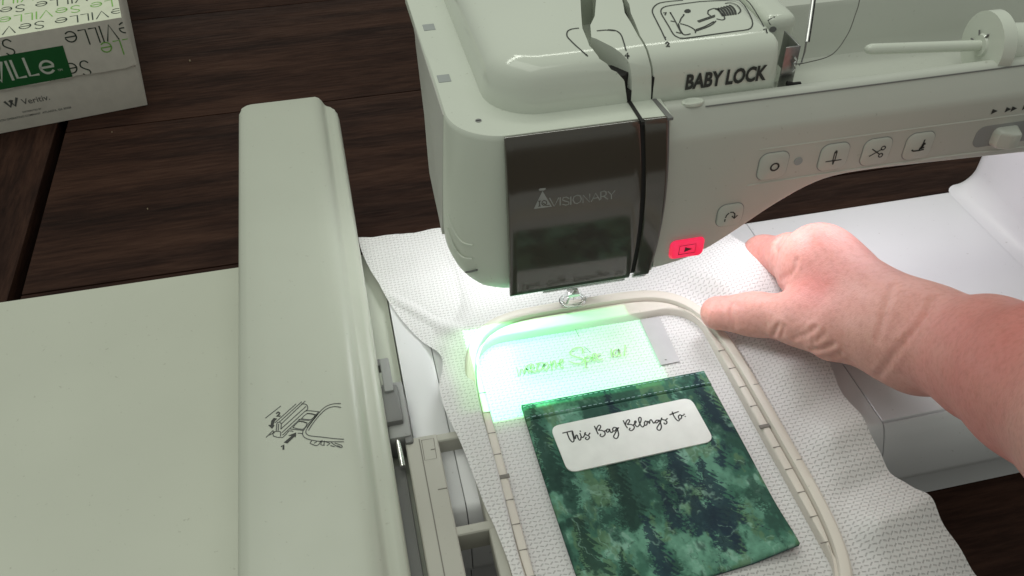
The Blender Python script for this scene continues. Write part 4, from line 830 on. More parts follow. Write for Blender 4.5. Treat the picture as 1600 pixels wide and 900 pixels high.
# raised top covers: one loaf cut by the two thread channels
HI = [0, .6, 1.2, 2.2, 4, 7, 11, 17, 26]
HZ = [137, 143, 149, 153, 156, 158, 159.2, 160, 160.5]
def loaf_ring(ins, z):
    r = [max(6 - ins, 0.4), 3, 3, max(21 - ins, 0.6)]
    return [(p[0], p[1], z) for p in rrect(-46.5 + ins, 73 - ins * 0.45, -29 + ins, 118, r, 10)]
rings = [loaf_ring(0, 131)] + [loaf_ring(i, z) for i, z in zip(HI, HZ)]
v, f = loft_vf(rings)
loaf = build('top_cover', v, f, M['gloss'], mach, smooth=40)
s1 = [(4, 26), (-1, 7), (-3.5, -3), (-4.4, -16), (-2.4, -23.0), (1.5, -26.2), (6.4, -27.6), (8.2, -28.6), (8.8, -33), (10.2, -33), (9.9, -28.4), (8.9, -25.5), (5.4, -20.0), (-0.5, -12), (-2, -10.5), (.3, -1.3), (4.3, 6), (10.5, 24), (14, 40), (8, 40)]
s2 = [(20.5, 22), (19, 14), (17, 6), (16.2, -13), (16.8, -25), (18, -28.5), (18.5, -33), (19.5, -33), (18.9, -28.5), (17.6, -25), (17.05, -13), (19.3, 5), (21.3, 13), (22, 22)]
cut = []
for s in (s1, s2):
    v, f = prism_vf(s, 138.4, 190)
    cut.append(build('cutter', v, f, M['dark'], None, smooth=0))
bpy.context.view_layer.update()
apply_boolean(loaf, cut)
# dark channel floors, and the channel carried over the front ledge
v, f = prism_vf([(-3.9, -18.5), (-2.3, -22.9), (1.5, -26.1), (6.4, -27.5), (8.9, -25.6), (5.3, -20.0), (4.2, -18.5)], 139.3, 151.5)
build('thread_channel', v, f, M['dark'], mach, smooth=0)
v, f = prism_vf([(6.4, -27.5), (8.6, -28.6), (9.8, -28.4), (8.9, -25.6)], 139.3, 145)
build('thread_channel', v, f, M['dark'], mach, smooth=0)
v, f = prism_vf([(20.4, 21.9), (19, 14), (17, 6), (16.2, -13), (16.7, -24), (17.5, -24), (17.05, -13), (19.3, 5), (21.3, 13), (21.9, 21.9)], 139.3, 155.0)
build('thread_channel', v, f, M['dark'], mach, smooth=0)
v, f = prism_vf([(16.75, -24.1), (17.9, -28.2), (18.8, -28.2), (17.5, -24.1)], 139.3, 149.5)
build('thread_channel', v, f, M['dark'], mach, smooth=0)
v, f = prism_vf([(8.6, -28.8), (8.7, -44.4), (10.0, -44.4), (9.9, -28.8)], 139.2, 140.7)
build('thread_channel', v, f, M['dark'], mach, smooth=0)
v, f = prism_vf([(18.6, -28.8), (19.6, -43.6), (21.9, -43.6), (20.2, -28.8)], 139.2, 140.35)
build('thread_channel', v, f, M['grey'], mach, smooth=0)
def zloaf(y):
    return float(np.interp(y + 29, HI + [60, 120], HZ + [160.5, 160.5]))
mapl = lambda x, y, j: (x, y, zloaf(y) + 0.22)
strokes('printed_diagram', STROKES['tdiag'], 0.52, M['ink'], loaf, mapl)
strokes('printed_diagram', STROKES['tspool'], 0.95, M['ink'], loaf, mapl)
fills_each('printed_arrow', STROKES['tfill'], M['ink'], loaf, mapl)
strokes_each('printed_numeral', STROKES['tnum'], 0.62, M['ink'], loaf, mapl)
# brand lettering on the front of the cover
v, f = text_vf('BABY LOCK', 8.4, 0.32, 1.0)
wd = max(p[0] for p in v)
sl = lambda h: (-29 + np.interp(142.6 + h, HZ, HI) - 0.45)
build('lettering', [(31.6 + p[0] * 34.5 / wd + p[1] * 0.06, sl(p[1]), 142.9 + p[1]) for p in v], f, M['ink'], loaf, smooth=0)
# block behind the thread guide, metal guide, spring rod
box('guide_cover', 74, 88, -8, 60, 126, 158, M['gloss'], mach, bev=5, seg=5)
box('thread_guide', 74.2, 80.5, -25.6, -24.9, 136, 154.0, M['darkmetal'], mach, bev=0.2)
box('thread_guide', 79.8, 80.5, -24.9, -12, 139, 154.0, M['darkmetal'], mach, bev=0.2)
v, f = tube_vf([(76, -28.5, 139.6), (79, -29.2, 139.0), (82, -28.6, 138.6)], 1.0, 8)
build('guide_spring', v, f, M['dark'], mach)
v, f = tube_vf([(84.4, -22.6, 153.6), (86.8, -18, 157.5), (90.8, -9.9, 165), (96, 0, 174)], 0.75, 10)
build('spring_rod', v, f, M['metal'], mach)
v, f = tube_vf([(85.6, -22.0, 153.4), (88, -17.4, 157.3), (92.0, -9.3, 165), (97, 0.6, 174)], 0.5, 8)
build('spring_rod', v, f, M['dark'], mach)
v, f = tube_vf([(83.6, -23.6, 154.5), (84.2, -23.2, 150), (83.4, -24.0, 145.6), (82.2, -24.6, 145.0)], 0.42, 8)
build('guide_hook', v, f, M['darkmetal'], mach)
v, f = tube_vf(catmull([(78.0, -26.6, 150), (79.0, -26.9, 148.4), (78.2, -27.1, 147.2), (79.4, -26.9, 145.4), (78.8, -26.6, 143.4)], 4), 0.4, 8)
build('guide_hook', v, f, M['metal'], mach)
# horizontal spool pin and spool cap
A = Vector((116.0, -17.2, 144)); Bp = Vector((171.0, -21.5, 141.4)); dv = (Bp - A).normalized()
v, f = tube_vf([A, A + dv * 0.8, A + dv * 2.5, A + dv * 5, Bp], [0.9, 1.7, 2.25, 2.3, 2.3], 20)
build('spool_pin', v, f, M['gloss'], mach, smooth=60)
v, f = tube_vf([Bp - dv * 3.5, Bp - dv * 2.6, Bp - dv * 2.2, Bp + dv * 3.4, Bp + dv * 4.2], [4.4, 5.0, 14.2, 14.6, 13.8], 44)
cap_o = build('spool_cap', v, f, M['gloss'], mach, smooth=35)
for k in range(3):
    a = math.radians(70 + 55 * k)
    q = Bp - dv * 3.0 + Vector((0, math.cos(a) * -4.2, math.sin(a) * 4.2))
    v, f = tube_vf([q, q + Vector((0.2, -math.cos(a) * 2.2, math.sin(a) * 2.2))], 0.4, 6)
    build('cap_rib', v, f, M['grey'], cap_o)
v, f = tube_vf([Bp + dv * 4, Bp + dv * 30], [9, 9], 32)
build('spool_holder', v, f, M['gloss'], mach)

# keys on the fascia
def key(cx, cz, s=13.0):
    def rr(h, y, r):
        return [(p[0], y, p[1]) for p in rrect(cx - h, cx + h, cz - h, cz + h, r, 6)]
    v, f = loft_vf([rr(s / 2 + 0.38, -41.6, 3.9), rr(s / 2 + 0.38, -42.10, 3.9)])
    g = build('key_gap', v, f, M['midgrey'], mach, smooth=40)
    v, f = loft_vf([rr(s / 2, -41.8, 3.6), rr(s / 2, -42.45, 3.6), rr(s / 2 - 0.5, -42.75, 3.2)])
    return build('key', v, f, M['fascia'], mach, smooth=40)
def icon(o, cx, cz, lines, w=0.55, mat='ink'):
    strokes('icon', [[(cx + p[0], cz + p[1]) for p in ln] for ln in lines], w, M[mat], o, lambda x, z, j: (x, -42.86, z))
circ = lambda cx, cy, r, n=18: [(cx + r * math.cos(2 * math.pi * k / n), cy + r * math.sin(2 * math.pi * k / n)) for k in range(n + 1)]
k = key(69.8, 109.6); icon(k, 69.8, 109.6, [circ(0.6, -0.3, 1.75)], 0.8)
k = key(97.2, 109.8); icon(k, 97.2, 109.8, [[(-3.4, -1.6), (3.6, -1.6)], [(0.2, -3.4), (-0.3, -1), (-0.35, 2.8)], [(0.2, -3.4), (0.65, -1), (0.65, 2.8)], [(-0.1, 3.2), (0.5, 3.2)], [(0.15, 2.2), (0.15, 3.4)]], 0.5)
k = key(117.0, 109.4); icon(k, 117.0, 109.4, [[(-2.6, 1.9), (1.8, -1.4)], [(-3.0, -1.6), (2.0, 1.2)], circ(2.5, 1.7, 0.95, 12), circ(2.3, -1.9, 0.95, 12)], 0.5)
k = key(137.0, 109.2); icon(k, 137.0, 109.2, [[(-3.0, -1.4), (-2.2, -2.0), (0.4, -2.1), (2.6, -1.9)], [(0.6, -1.7), (1.4, 0.6), (1.6, 3.0)], [(1.5, -1.2), (2.1, 1.4)], [(0.6, -1.0), (2.4, -0.8)], [(1.2, 0.6), (2.5, 0.9)]], 0.7)
k = key(54.6, 86.6, 11.6); icon(k, 54.6, 86.6, [[(-2.2, -2.6), (-2.2, -1.6)], [(-2.1, -0.6), (-1.8, 0.6), (-1.0, 1.5)], [(-0.2, 1.9), (0.9, 1.8), (1.9, 0.8), (2.1, -1.2)], [(0.9, -0.4), (2.1, -1.8), (3.2, -0.4)]], 0.6)
v, f = tube_vf([(81.2, -41.7, 110), (81.2, -42.3, 110)], 1.9, 20)
build('indicator_lamp', v, f, M['pad'], mach)
# lit start/stop key
def rrs(h, hz, y, r, cx=36.9, cz=71.6):
    return [(p[0], y, p[1]) for p in rrect(cx - h, cx + h, cz - hz, cz + hz, r, 6)]
v, f = loft_vf([rrs(7.9, 5.0, -41.6, 2.4), rrs(7.9, 5.0, -42.5, 2.4), rrs(7.2, 4.3, -43.3, 2.0)])
sb = build('start_button', v, f, M['red'], mach, smooth=40, label='square start button glowing red')
strokes('icon', [[(33, 69.4), (40.6, 69.4), (40.6, 74.2), (33, 74.2), (33, 69.4)]], 0.35, M['redmark'], sb, lambda x, z, j: (x, -43.42, z))
fills('icon', [[(35.4, 70.4), (39.2, 71.6), (35.6, 73.2)]], M['redmark'], sb, lambda x, z, j: (x, -43.42, z))
# speed slider
rr = lambda h, hz, y, r, cx, cz: [(p[0], y, p[1]) for p in rrect(cx - h, cx + h, cz - hz, cz + hz, r, 6)]
v, f = loft_vf([rr(19, 5.4, -41.7, 4, 183, 109.0), rr(19, 5.4, -42.15, 4, 183, 109.0)])
build('slider_recess', v, f, M['midgrey'], mach, smooth=40)
v, f = loft_vf([rr(6.2, 4.6, -42.0, 2.5, 178.5, 108.2), rr(5.2, 4.2, -45.5, 2.2, 178.5, 108.2), rr(2.6, 3.8, -47.6, 1.2, 180.0, 108.2), rr(1.8, 3.4, -48.0, 1.0, 180.2, 108.2)])
build('slider_knob', v, f, M['fascia'], mach, smooth=35)
fills_each('printed_arrow', [[(167.4 + dx, 120.2), (170.2 + dx, 121.5), (167.4 + dx, 122.8)] for dx in (0, 6.6, 9.4, 15.0, 17.8, 20.6)], M['ink'], arm, lambda x, z, j: (x, -42.15, z))

# needle bar, presser foot
v, f = tube_vf([(0, 0, 66), (0, 0, 34)], 3.0, 16)
build('needle_bar', v, f, M['metal'], mach)
v, f = tube_vf([(0, 0, 34), (0, 0, 13), (0, 0, 9.6)], [0.75, 0.6, 0.15], 10)
build('needle', v, f, M['metal'], mach)
pf = merge([box_vf(1.2, 5.2, 4.6, 8.6, 16, 66), box_vf(-2.6, 6.4, -1.8, 6.8, 21, 29), box_vf(-3.6, 2.2, -3.2, 1.6, 14.6, 16.6)])
build('presser_bar', pf[0], pf[1], M['metal'], mach, bev=0.5)
v, f = tube_vf([(4.5, -1.5, 31.5), (12, -3.5, 34), (19, -5, 35.0)], [0.9, 0.8, 0.6], 10)
build('threader_lever', v, f, M['metal'], mach)
v, f = tube_vf([(0.2, 0, 15.2), (-3.4, -2.4, 14.0), (-4.4, -3.0, 11.4)], 0.7, 10)
build('presser_foot_arm', v, f, M['metal'], mach)
rings = []
for k in range(37):
    t = 2 * math.pi * k / 36
    c = Vector((-0.6 + 6.0 * math.cos(t), -0.4 + 4.4 * math.sin(t), 10.4))
    n_ = Vector((math.cos(t), math.sin(t), 0))
    rings.append([tuple(c + n_ * (1.15 * math.cos(s)) + Vector((0, 0, 0.8 * math.sin(s)))) for s in [2 * math.pi * q / 8 for q in range(8)]])
v, f = loft_vf(rings, False, False)
build('presser_foot', v, f, M['clear'], mach, smooth=60, label='clear oval embroidery foot')
for k in range(9):
    t = 2 * math.pi * k / 9 + 0.3
    v, f = tube_vf([(-0.6 + 5.9 * math.cos(t), -0.4 + 4.3 * math.sin(t), 11.1), (-0.6 + 6.0 * math.cos(t + 0.2), -0.4 + 4.4 * math.sin(t + 0.2), 11.25)], 0.22, 6)
    build('foot_ridge', v, f, M['metal'], mach)

# ================================================================== embroidery hoop
HC = (2.0, -96.0)
def superr(t, a, b, n):
    return 1.0 / ((abs(math.cos(t)) / a) ** n + (abs(math.sin(t)) / b) ** n) ** (1.0 / n)
def rrr(t, a, b, r):
    """radius of a rounded rectangle along a ray from its centre"""
    c, s = abs(math.cos(t)), abs(math.sin(t))
    lo, hi = 0.0, 400.0
    for _ in range(40):
        m_ = (lo + hi) / 2
        qx, qy = c * m_ - (a - r), s * m_ - (b - r)
        d = math.hypot(max(qx, 0), max(qy, 0)) + min(max(qx, qy), 0) - r
        if d > 0: hi = m_
        else: lo = m_
    return lo
NT = 288
TT = [2 * math.pi * k / NT for k in range(NT)]
def pt(t, rad, z):
    return (HC[0] + rad * math.cos(t), HC[1] + rad * math.sin(t), z)
r_in = [rrr(t, 58.0, 82.5, 17) for t in TT]
r_mid = [superr(t, 62.6, 92.0, 4.6) for t in TT]
r_out = [superr(t, 67.6, 98.2, 4.3) for t in TT]
hoop = thing('embroidery_hoop', 'putty-coloured oblong embroidery hoop under the needle clamped to the carriage', 'embroidery hoop', (2, -96, 0))
def ring_part(name, prof, mat):
    """prof: list of (blend 0..1 between inner/outer radius arrays, offset mm, z)"""
    rings = []
    for i, t in enumerate(TT):
        rings.append([pt(t, ra[i] + off, z) for ra, off, z in prof])
    rings.append(rings[0])
    v, f = loft_vf(rings, False, False)
    return build(name, v, f, mat, hoop, smooth=35)
inner = ring_part('inner_frame', [(r_in, 0.0, 1.0), (r_in, 0.0, 5.4), (r_in, 0.5, 6.2), (r_in, 1.2, 6.5), (r_mid, -1.6, 6.6), (r_mid, -0.9, 6.4), (r_mid, -0.6, 5.6), (r_mid, -0.6, 1.0)], M['hoop'])
outer = ring_part('outer_frame', [(r_mid, -0.25, 0.8), (r_mid, -0.25, 7.4), (r_mid, 0.2, 8.4), (r_mid, 1.4, 9.0), (r_out, -1.6, 9.0), (r_out, -0.5, 8.3), (r_out, 0.0, 6.8), (r_out, 0.0, 0.8)], M['hoop'])
def hx(y, arr):
    best = {}
    for i, t in enumerate(TT):
        p = pt(t, arr[i], 0)
        s = 1 if p[0] > HC[0] else -1
        if abs(math.cos(t)) > 0.25 and (s not in best or abs(p[1] - y) < abs(best[s][1] - y)):
            best[s] = p
    return best[-1][0], best[1][0]
for y in (-48, -60, -72, -84, -108, -120, -132, -144, -156):
    xl, xr = hx(y, r_mid)
    for x0, x1 in ((xl + 0.9, xl + 4.2), (xr - 4.2, xr - 0.9)):
        box('scale_mark', x0, x1, y - 0.17, y + 0.17, 6.4, 6.68, M['hoopd'], inner, bev=0)
xl, xr = hx(-96, r_mid)
box('centre_notch', xl + 0.4, xl + 5.2, -97.1, -95.2, 6.3, 6.9, M['hoopd'], inner, bev=0.15)
box('centre_notch', xr - 5.2, xr - 0.4, -97.1, -95.2, 6.3, 6.9, M['hoopd'], inner, bev=0.15)
for y in (-74, -118):
    xl, xr = hx(y, r_mid)
    box('scale_mark', xr + 1.4, xr + 4.0, y - 0.15, y + 0.15, 8.9, 9.08, M['hoopd'], outer, bev=0)
# ladder bracket to the carriage
parts = [box_vf(-96.6, -82.2, -205, -68.4, -6, 9.0)]
V, F = merge(parts)
build('bracket_rail', V, F, M['bracket'], hoop, bev=1.3, seg=3)
for y0, y1 in ((-72.6, -68.2), (-121.0, -116.4), (-166, -161)):
    box('bracket_rung', -83.5, -64.0, y0, y1, -4, 8.2, M['bracket'], hoop, bev=1.3, seg=3)
box('bracket_inner_rail', -69.6, -64.6, -200, -69.4, -2, 8.0, M['bracket'], hoop, bev=1.2, seg=3)
box('bracket_groove', -90.6, -90.1, -204, -70, 8.7, 9.12, M['hoopd'], hoop, bev=0)
lb = strokes('bracket_plate_outline', [[(-89.4, -71), (-84.0, -71), (-84.4, -82), (-89.6, -82), (-89.4, -71)]], 0.3, M['hoopd'], hoop, lambda x, y, j: (x, y, 9.1))
box('scale_mark', -86.2, -84.4, -77.1, -76.7, 8.9, 9.15, M['hoopd'], hoop, bev=0)
box('scale_mark', -86.5, -82.6, -98.2, -97.8, 8.9, 9.15, M['hoopd'], hoop, bev=0)
# tightening screw at the front of the outer frame
v, f = tube_vf([(-14, -200, 6), (10, -200, 6)], 2.4, 14)
build('tightening_screw', v, f, M['metal'], hoop)
v, f = tube_vf([(10, -200, 6), (11, -200, 6), (24, -200, 6), (25, -200, 6)], [3.5, 6, 6, 5], 20)
build('screw_knob', v, f, M['hoop'], hoop)

# ================================================================== stabiliser sheet
LX = [(-420, -66), (-150, -64.5), (-139, -65), (-111, -69), (-73, -73.5), (-57, -77), (-41, -76.5), (-26, -72), (-17, -71.5), (4, -83), (20, -89.5), (36, -94), (60, -99.5), (76, -102), (90, -102.5)]
RX = [(-240, 118), (-185, 111), (-150, 108), (-133, 104.5), (-106, 103), (-70, 107), (-30, 104), (-10, 100.5), (5, 97), (17, 95), (40, 96), (90, 97)]
def lx_(y): return float(np.interp(y, [p[0] for p in LX], [p[1] for p in LX]))
def rx_(y): return float(np.interp(y, [p[0] for p in RX], [p[1] for p in RX]))
NX, NY = 230, 300
yy = np.linspace(-238, 84, NY)
# free edges are cut by hand: a little uneven
jl = (fbm2(NY, 2, (12, 1), 2, 5)[0] - 0.5) * 2.0
jr = (fbm2(NY, 2, (10, 1), 2, 9)[0] - 0.5) * 2.0
jt = (fbm2(NX, 2, (14, 1), 3, 15)[0] - 0.5) * 2.4
def smooth1(a, w=9):
    k = np.ones(w) / w
    return np.convolve(np.pad(a, w // 2, 'edge'), k, 'valid')
L_ = smooth1(np.array([lx_(y) for y in yy])) + jl
R_ = smooth1(np.array([rx_(y) for y in yy])) + jr
U = np.linspace(0, 1, NX)
XX = L_[:, None] + (R_ - L_)[:, None] * U[None, :]
YY = np.repeat(yy[:, None], NX, 1)
YY[-1] += jt
YY[-2] += jt * 0.6
dx, dy = XX - HC[0], YY - HC[1]
rad = np.hypot(dx, dy); ang = np.arctan2(dy, dx)
ro = 1.0 / ((np.abs(np.cos(ang)) / 67.6) ** 4.3 + (np.abs(np.sin(ang)) / 98.2) ** 4.3) ** (1 / 4.3)
dd = (rad - ro) * 0.93
def sstep(a, b, x):
    t = np.clip((x - a) / (b - a), 0, 1)
    return t * t * (3 - 2 * t)
Z = 1.6 + 4.6 * sstep(-6.5, -1.5, dd)
over = sstep(-48, -55, XX) * (1 - sstep(-48, -24, YY))
Z = Z * (1 - over) + over * (1.6 + 8.5 * sstep(-6.6, -4.6, dd))
outw = sstep(0, 16, dd)
right = sstep(30, 66, XX)
left = sstep(-50, -62, XX)
back = sstep(-20, 8, YY)
Z += outw * right * 2.5
# folds radiating from the hoop on the right flap
def ridge(px, py, ang_deg, wid, amp, lo, hi):
    a = math.radians(ang_deg)
    s = (XX - px) * math.cos(a) + (YY - py) * math.sin(a)
    t = -(XX - px) * math.sin(a) + (YY - py) * math.cos(a)
    return amp * np.exp(-(t / wid) ** 2) * sstep(lo, lo + 8, s) * (1 - sstep(hi - 10, hi + 12, s))
fold = ridge(66, -160, 12, 7, 7.5, 2, 60) + ridge(66, -140, 14, 6.5, -4.6, 2, 60) + ridge(66, -118, 18, 8, 4.8, 2, 60) + ridge(66, -100, 22, 7, -2.8, 2, 60) + ridge(66, -184, 4, 8, -4.4, 2, 60) + ridge(66, -205, 0, 8, 6, 2, 60) + ridge(68, -76, 20, 8, 3.0, 2, 50)
Z += fold * outw * right * 0.8
Z += outw * right * (fbm2(NX, NY, (6, 8), 2, 21) - 0.5) * 2.4
# flap lifted between thumb and forefinger
lift = np.exp(-(((XX - 96) / 28) ** 2 + ((YY + 2) / 34) ** 2))
Z += 15.0 * lift * outw
# flaps at the left and at the back lie down on the bed again
Z -= outw * left * (3.2 * sstep(4, 22, dd)) * (1 - over)
Z -= back * sstep(4, 30, dd) * (1 - right) * 4.2
Z += back * left * sstep(40, 84, YY) * 3.5 + left * outw * (fbm2(NX, NY, (10, 14), 2, 33) - 0.5) * 2.0
# soft wrinkle running to the far left corner
Z += np.exp(-(((XX + 78) * 0.80 + (YY - 18) * 0.60) / 5.0) ** 2) * np.exp(-((YY - 25) / 40) ** 2) * outw * left * 3.2
Z = np.maximum(Z, 0.9)
Zi = (fbm2(NX, NY, (20, 26), 2, 41) - 0.5) * 0.35
Z += Zi
V = np.stack([XX, YY, Z], -1).reshape(-1, 3)
F = [(j * NX + i, j * NX + i + 1, (j + 1) * NX + i + 1, (j + 1) * NX + i) for j in range(NY - 1) for i in range(NX - 1)]
sheet = build('stabilizer_sheet', V, F, M['stab'], None, smooth=180)
sheet['label'] = 'white embossed non-woven stabilizer sheet clamped in the hoop with wide loose edges'
sheet['category'] = 'stabilizer'
ORIGIN[sheet] = Vector((0, 0, -BED))
strokes('script', STROKES['special'], 0.6, M['projtext'], sheet, lambda x, y, j: (x, y, 2.45))  # projected words, their light painted as flat green strokes
strokes_each('pencil_mark', [[(-1.5, -26.5), (0.5, -31.0)], [(-2.6, -13.0), (-2.2, -19)]], 0.22, M['inkgrey'], sheet, lambda x, y, j: (x, y, 2.2))
strokes('pencil_mark', [[(34.4, -44.0), (34.9, -44.1)]], 0.6, M['inkgrey'], sheet, lambda x, y, j: (x, y, 2.4))
# thin grey strip on the sheet, right of the projected picture
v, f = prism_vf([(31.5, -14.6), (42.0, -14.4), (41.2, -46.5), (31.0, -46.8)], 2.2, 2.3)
M['grey_strip'] = flat('strip_grey', (0.50, 0.495, 0.51), 0.35)
grey_strip = build('sheet_strip', v, f, M['grey_strip'], None, smooth=0)
grey_strip['label'] = 'short greyish strip on the stabilizer above the pouch'
grey_strip['category'] = 'grey_strip'

# ================================================================== printed pouch
pouch = thing('fabric_pouch', 'green and navy forest-print fabric pouch with white name label lying in the hoop', 'pouch', (4.5, -105, 2.2))
GX, GY = 250, 280
C00, C10, C01, C11 = (-41.0, -57.0), (49.4, -56.2), (-39.5, -158.5), (50.4, -154.2)    # TL TR BL BR
u = np.linspace(0, 1, GX); w = np.linspace(0, 1, GY)
PX = np.zeros((GY, GX)); PY = np.zeros((GY, GX))
for j, t in enumerate(w):
    for ax, A_ in ((0, PX), (1, PY)):
        l = C00[ax] + (C01[ax] - C00[ax]) * t
        r = C10[ax] + (C11[ax] - C10[ax]) * t
        A_[j] = l + (r - l) * u
PY += -1.6 * np.sin(np.pi * u)[None, :] * (w ** 2)[:, None]        # sagging hem
PX += (0.9 * np.sin(np.pi * w * 1.1))[:, None] * (u - 0.5)[None, :]
PZ = 4.3 + (fbm2(GX, GY, (5, 6), 2, 3) - 0.5) * 0.7 * (np.sin(np.pi * u)[None, :] * np.sin(np.pi * w)[:, None])
edge = np.minimum(np.minimum(u, 1 - u)[None, :] * 90, np.minimum(w, 1 - w)[:, None] * 98)
PZ -= 0.9 * np.exp(-edge / 0.8)
PZ += 3.2 * np.exp(-(((1 - u)[None, :] * 90) ** 2 + ((1 - w)[:, None] * 98) ** 2) / 15 ** 2)   # lifted corner
hem = np.abs(w * 98 - 9.5)[:, None] * np.ones((1, GX))
PZ -= 0.35 * np.exp(-(hem / 0.35) ** 2)
PZ += 0.35 * (w * 98 < 9.3)[:, None]
V = np.stack([PX, PY, PZ], -1).reshape(-1, 3)
base_v = len(V)
border = [i for i in range(GX)] + [j * GX + GX - 1 for j in range(1, GY)] + [(GY - 1) * GX + i for i in range(GX - 2, -1, -1)] + [j * GX for j in range(GY - 2, 0, -1)]
Vb = V[border].copy(); Vb[:, 2] = np.maximum(Vb[:, 2] - 2.0, 1.9)
V2 = np.vstack([V, Vb])
F = [(j * GX + i, (j + 1) * GX + i, (j + 1) * GX + i + 1, j * GX + i + 1) for j in range(GY - 1) for i in range(GX - 1)]
nb = len(border)
F += [(border[i], border[(i + 1) % nb], base_v + (i + 1) % nb, base_v + i) for i in range(nb)]
F.append(tuple(base_v + i for i in range(nb)))
pm = build('pouch_front', V2, F, M['cotton'], pouch, smooth=50)
# print: watercolour washes with ragged conifers
n1 = fbm2(GX, GY, (4, 4), 6, 101, 0.58); n2 = fbm2(GX, GY, (9, 8), 6, 102, 0.62); n3 = fbm2(GX, GY, (30, 30), 4, 103, 0.6); n4 = fbm2(GX, GY, (14, 8), 5, 107, 0.62)
navy = np.array([0.012, 0.030, 0.048]); deep = np.array([0.017, 0.055, 0.044]); mid = np.array([0.045, 0.140, 0.098]); lite = np.array([0.125, 0.300, 0.215]); pale = np.array([0.27, 0.47, 0.38]); moss = np.array([0.105, 0.20, 0.10])
def mixc(A, B, t):
    return A * (1 - t[..., None]) + B * t[..., None]
full = lambda c: np.broadcast_to(c, (GY, GX, 3))
mmx = u[None, :] * 90 * np.ones((GY, 1)); mmy = (w[:, None]) * 98 * np.ones((1, GX))
wig = fbm2(GX, GY, (24, 40), 4, 151, 0.65) - 0.5
# light ground: washes with crisp drying edges
tone = n2 * 0.6 + n1 * 0.4
col = mixc(full(mid).copy(), full(lite), sstep(0.47, 0.60, tone))
col = mixc(col, full(pale), sstep(0.585, 0.63, n2 * 0.75 + n3 * 0.25) * 0.55)
col = mixc(col, full(moss), sstep(0.55, 0.64, n4) * 0.65)
col = mixc(col, full(deep), sstep(0.50, 0.44, n1 * 0.5 + n4 * 0.5) * 0.7)
# dark conifers: masses with ragged, drooping boughs
lay = [(4, -4, 70, 11), (40, 0, 52, 11), (84, -4, 50, 9), (30, 30, 50, 11), (57, 28, 66, 16), (67, 46, 44, 14), (8, 60, 50, 11), (34, 66, 40, 9), (62, 70, 34, 10), (20, 78, 30, 8), (46, 50, 26, 5), (76, 30, 24, 5)]
for q, (xc, yt, h, wd_) in enumerate(lay):
    s = (mmy - yt) / h                      # 0 at the tip, 1 at the base
    sd = np.abs(mmx - xc + wig * 6)
    ph = ((mmy - yt - sd * 0.6) / 3.4 + wig * 3.0 + np.sign(mmx - xc) * 0.27) % 1.0
    hw = wd_ * np.clip(s, 0, 1) ** 0.8 * (0.30 + 0.70 * ph) * (0.45 + 1.15 * n4)
    msk = sstep(-0.2, 0.25, hw - sd) * sstep(0.0, 0.02, s) * (1 - sstep(0.66, 0.86, s + (n2 - 0.5) * 1.6))
    tgt = navy if q % 3 else deep * 0.8
    var = (0.6 + 0.8 * n1)[..., None]
    col = col * (1 - msk[..., None] * 0.88) + tgt * var * msk[..., None] * 0.88
# pale sprays painted over the dark
for (xc, yt, h, wd_) in ((22, 20, 40, 10), (70, 8, 40, 9), (47, 22, 34, 7), (80, 62, 34, 12), (14, 36, 44, 9), (44, 74, 28, 8), (72, 84, 18, 9), (26, 52, 26, 6), (58, 6, 22, 7)):
    s = (mmy - yt) / h
    sd = np.abs(mmx - xc + wig * 6)
    ph = ((mmy - yt + sd * 0.5) / 3.0 + wig * 3.4 + np.sign(mmx - xc) * 0.3) % 1.0
    hw = wd_ * np.clip(s, 0, 1) ** 0.7 * (0.15 + 0.85 * ph) * (0.3 + 1.2 * n2)
    msk = sstep(-0.2, 0.25, hw - sd) * sstep(0.0, 0.02, s) * (1 - sstep(0.55, 0.9, s + (n4 - 0.5) * 1.8)) * sstep(0.40, 0.52, n2)
    col = col * (1 - msk[..., None] * 0.7) + lite * (0.5 + 1.0 * n3)[..., None] * msk[..., None] * 0.7
crk = np.abs(fbm2(GX, GY, (10, 10), 4, 120) - 0.5)
col *= (1 - 0.55 * np.exp(-(crk / 0.008) ** 2) * sstep(0.45, 0.6, n2))[..., None]
hl = np.abs(fbm2(GX, GY, (8, 9), 4, 131) - 0.5)
col = mixc(col, np.broadcast_to(pale, col.shape), 0.5 * np.exp(-(hl / 0.010) ** 2) * sstep(0.5, 0.62, n4))
col *= (0.86 + 0.28 * fbm2(GX, GY, (60, 60), 2, 140))[..., None]
rgba = np.ones((len(V2), 4)); rgba[:base_v, :3] = col.reshape(-1, 3); rgba[base_v:, :3] = navy
ca = pm.data.color_attributes.new('print', 'FLOAT_COLOR', 'POINT')
if len(pm.data.vertices) == len(V2):
    ca.data.foreach_set('color', rgba.astype(np.float32).ravel())
# the label and its handwriting
lab = [(-31.5, -73.2), (36.5, -71.4), (37.6, -97.5), (-30.2, -99.4)]
def rounded_quad(q, r, n=6):
    out = []
    for i in range(4):
        p = np.array(q[i]); a = np.array(q[i - 1]); c = np.array(q[(i + 1) % 4])
        d1 = (a - p) / np.linalg.norm(a - p); d2 = (c - p) / np.linalg.norm(c - p)
        s0, s1_ = p + d1 * r, p + d2 * r
        for k in range(n + 1):
            t = k / n
            out.append(tuple((1 - t) ** 2 * s0 + 2 * t * (1 - t) * p + t * t * s1_))
    return out
v, f = prism_vf(rounded_quad(lab, 4.5), 4.0, 4.95)
lb = build('name_label', v, f, M['label'], pouch, smooth=30, label='white rounded label with black handwriting-style lettering')
strokes('lettering', STROKES['hand'], 0.62, M['ink'], lb, lambda x, y, j: (x, y, 5.02))
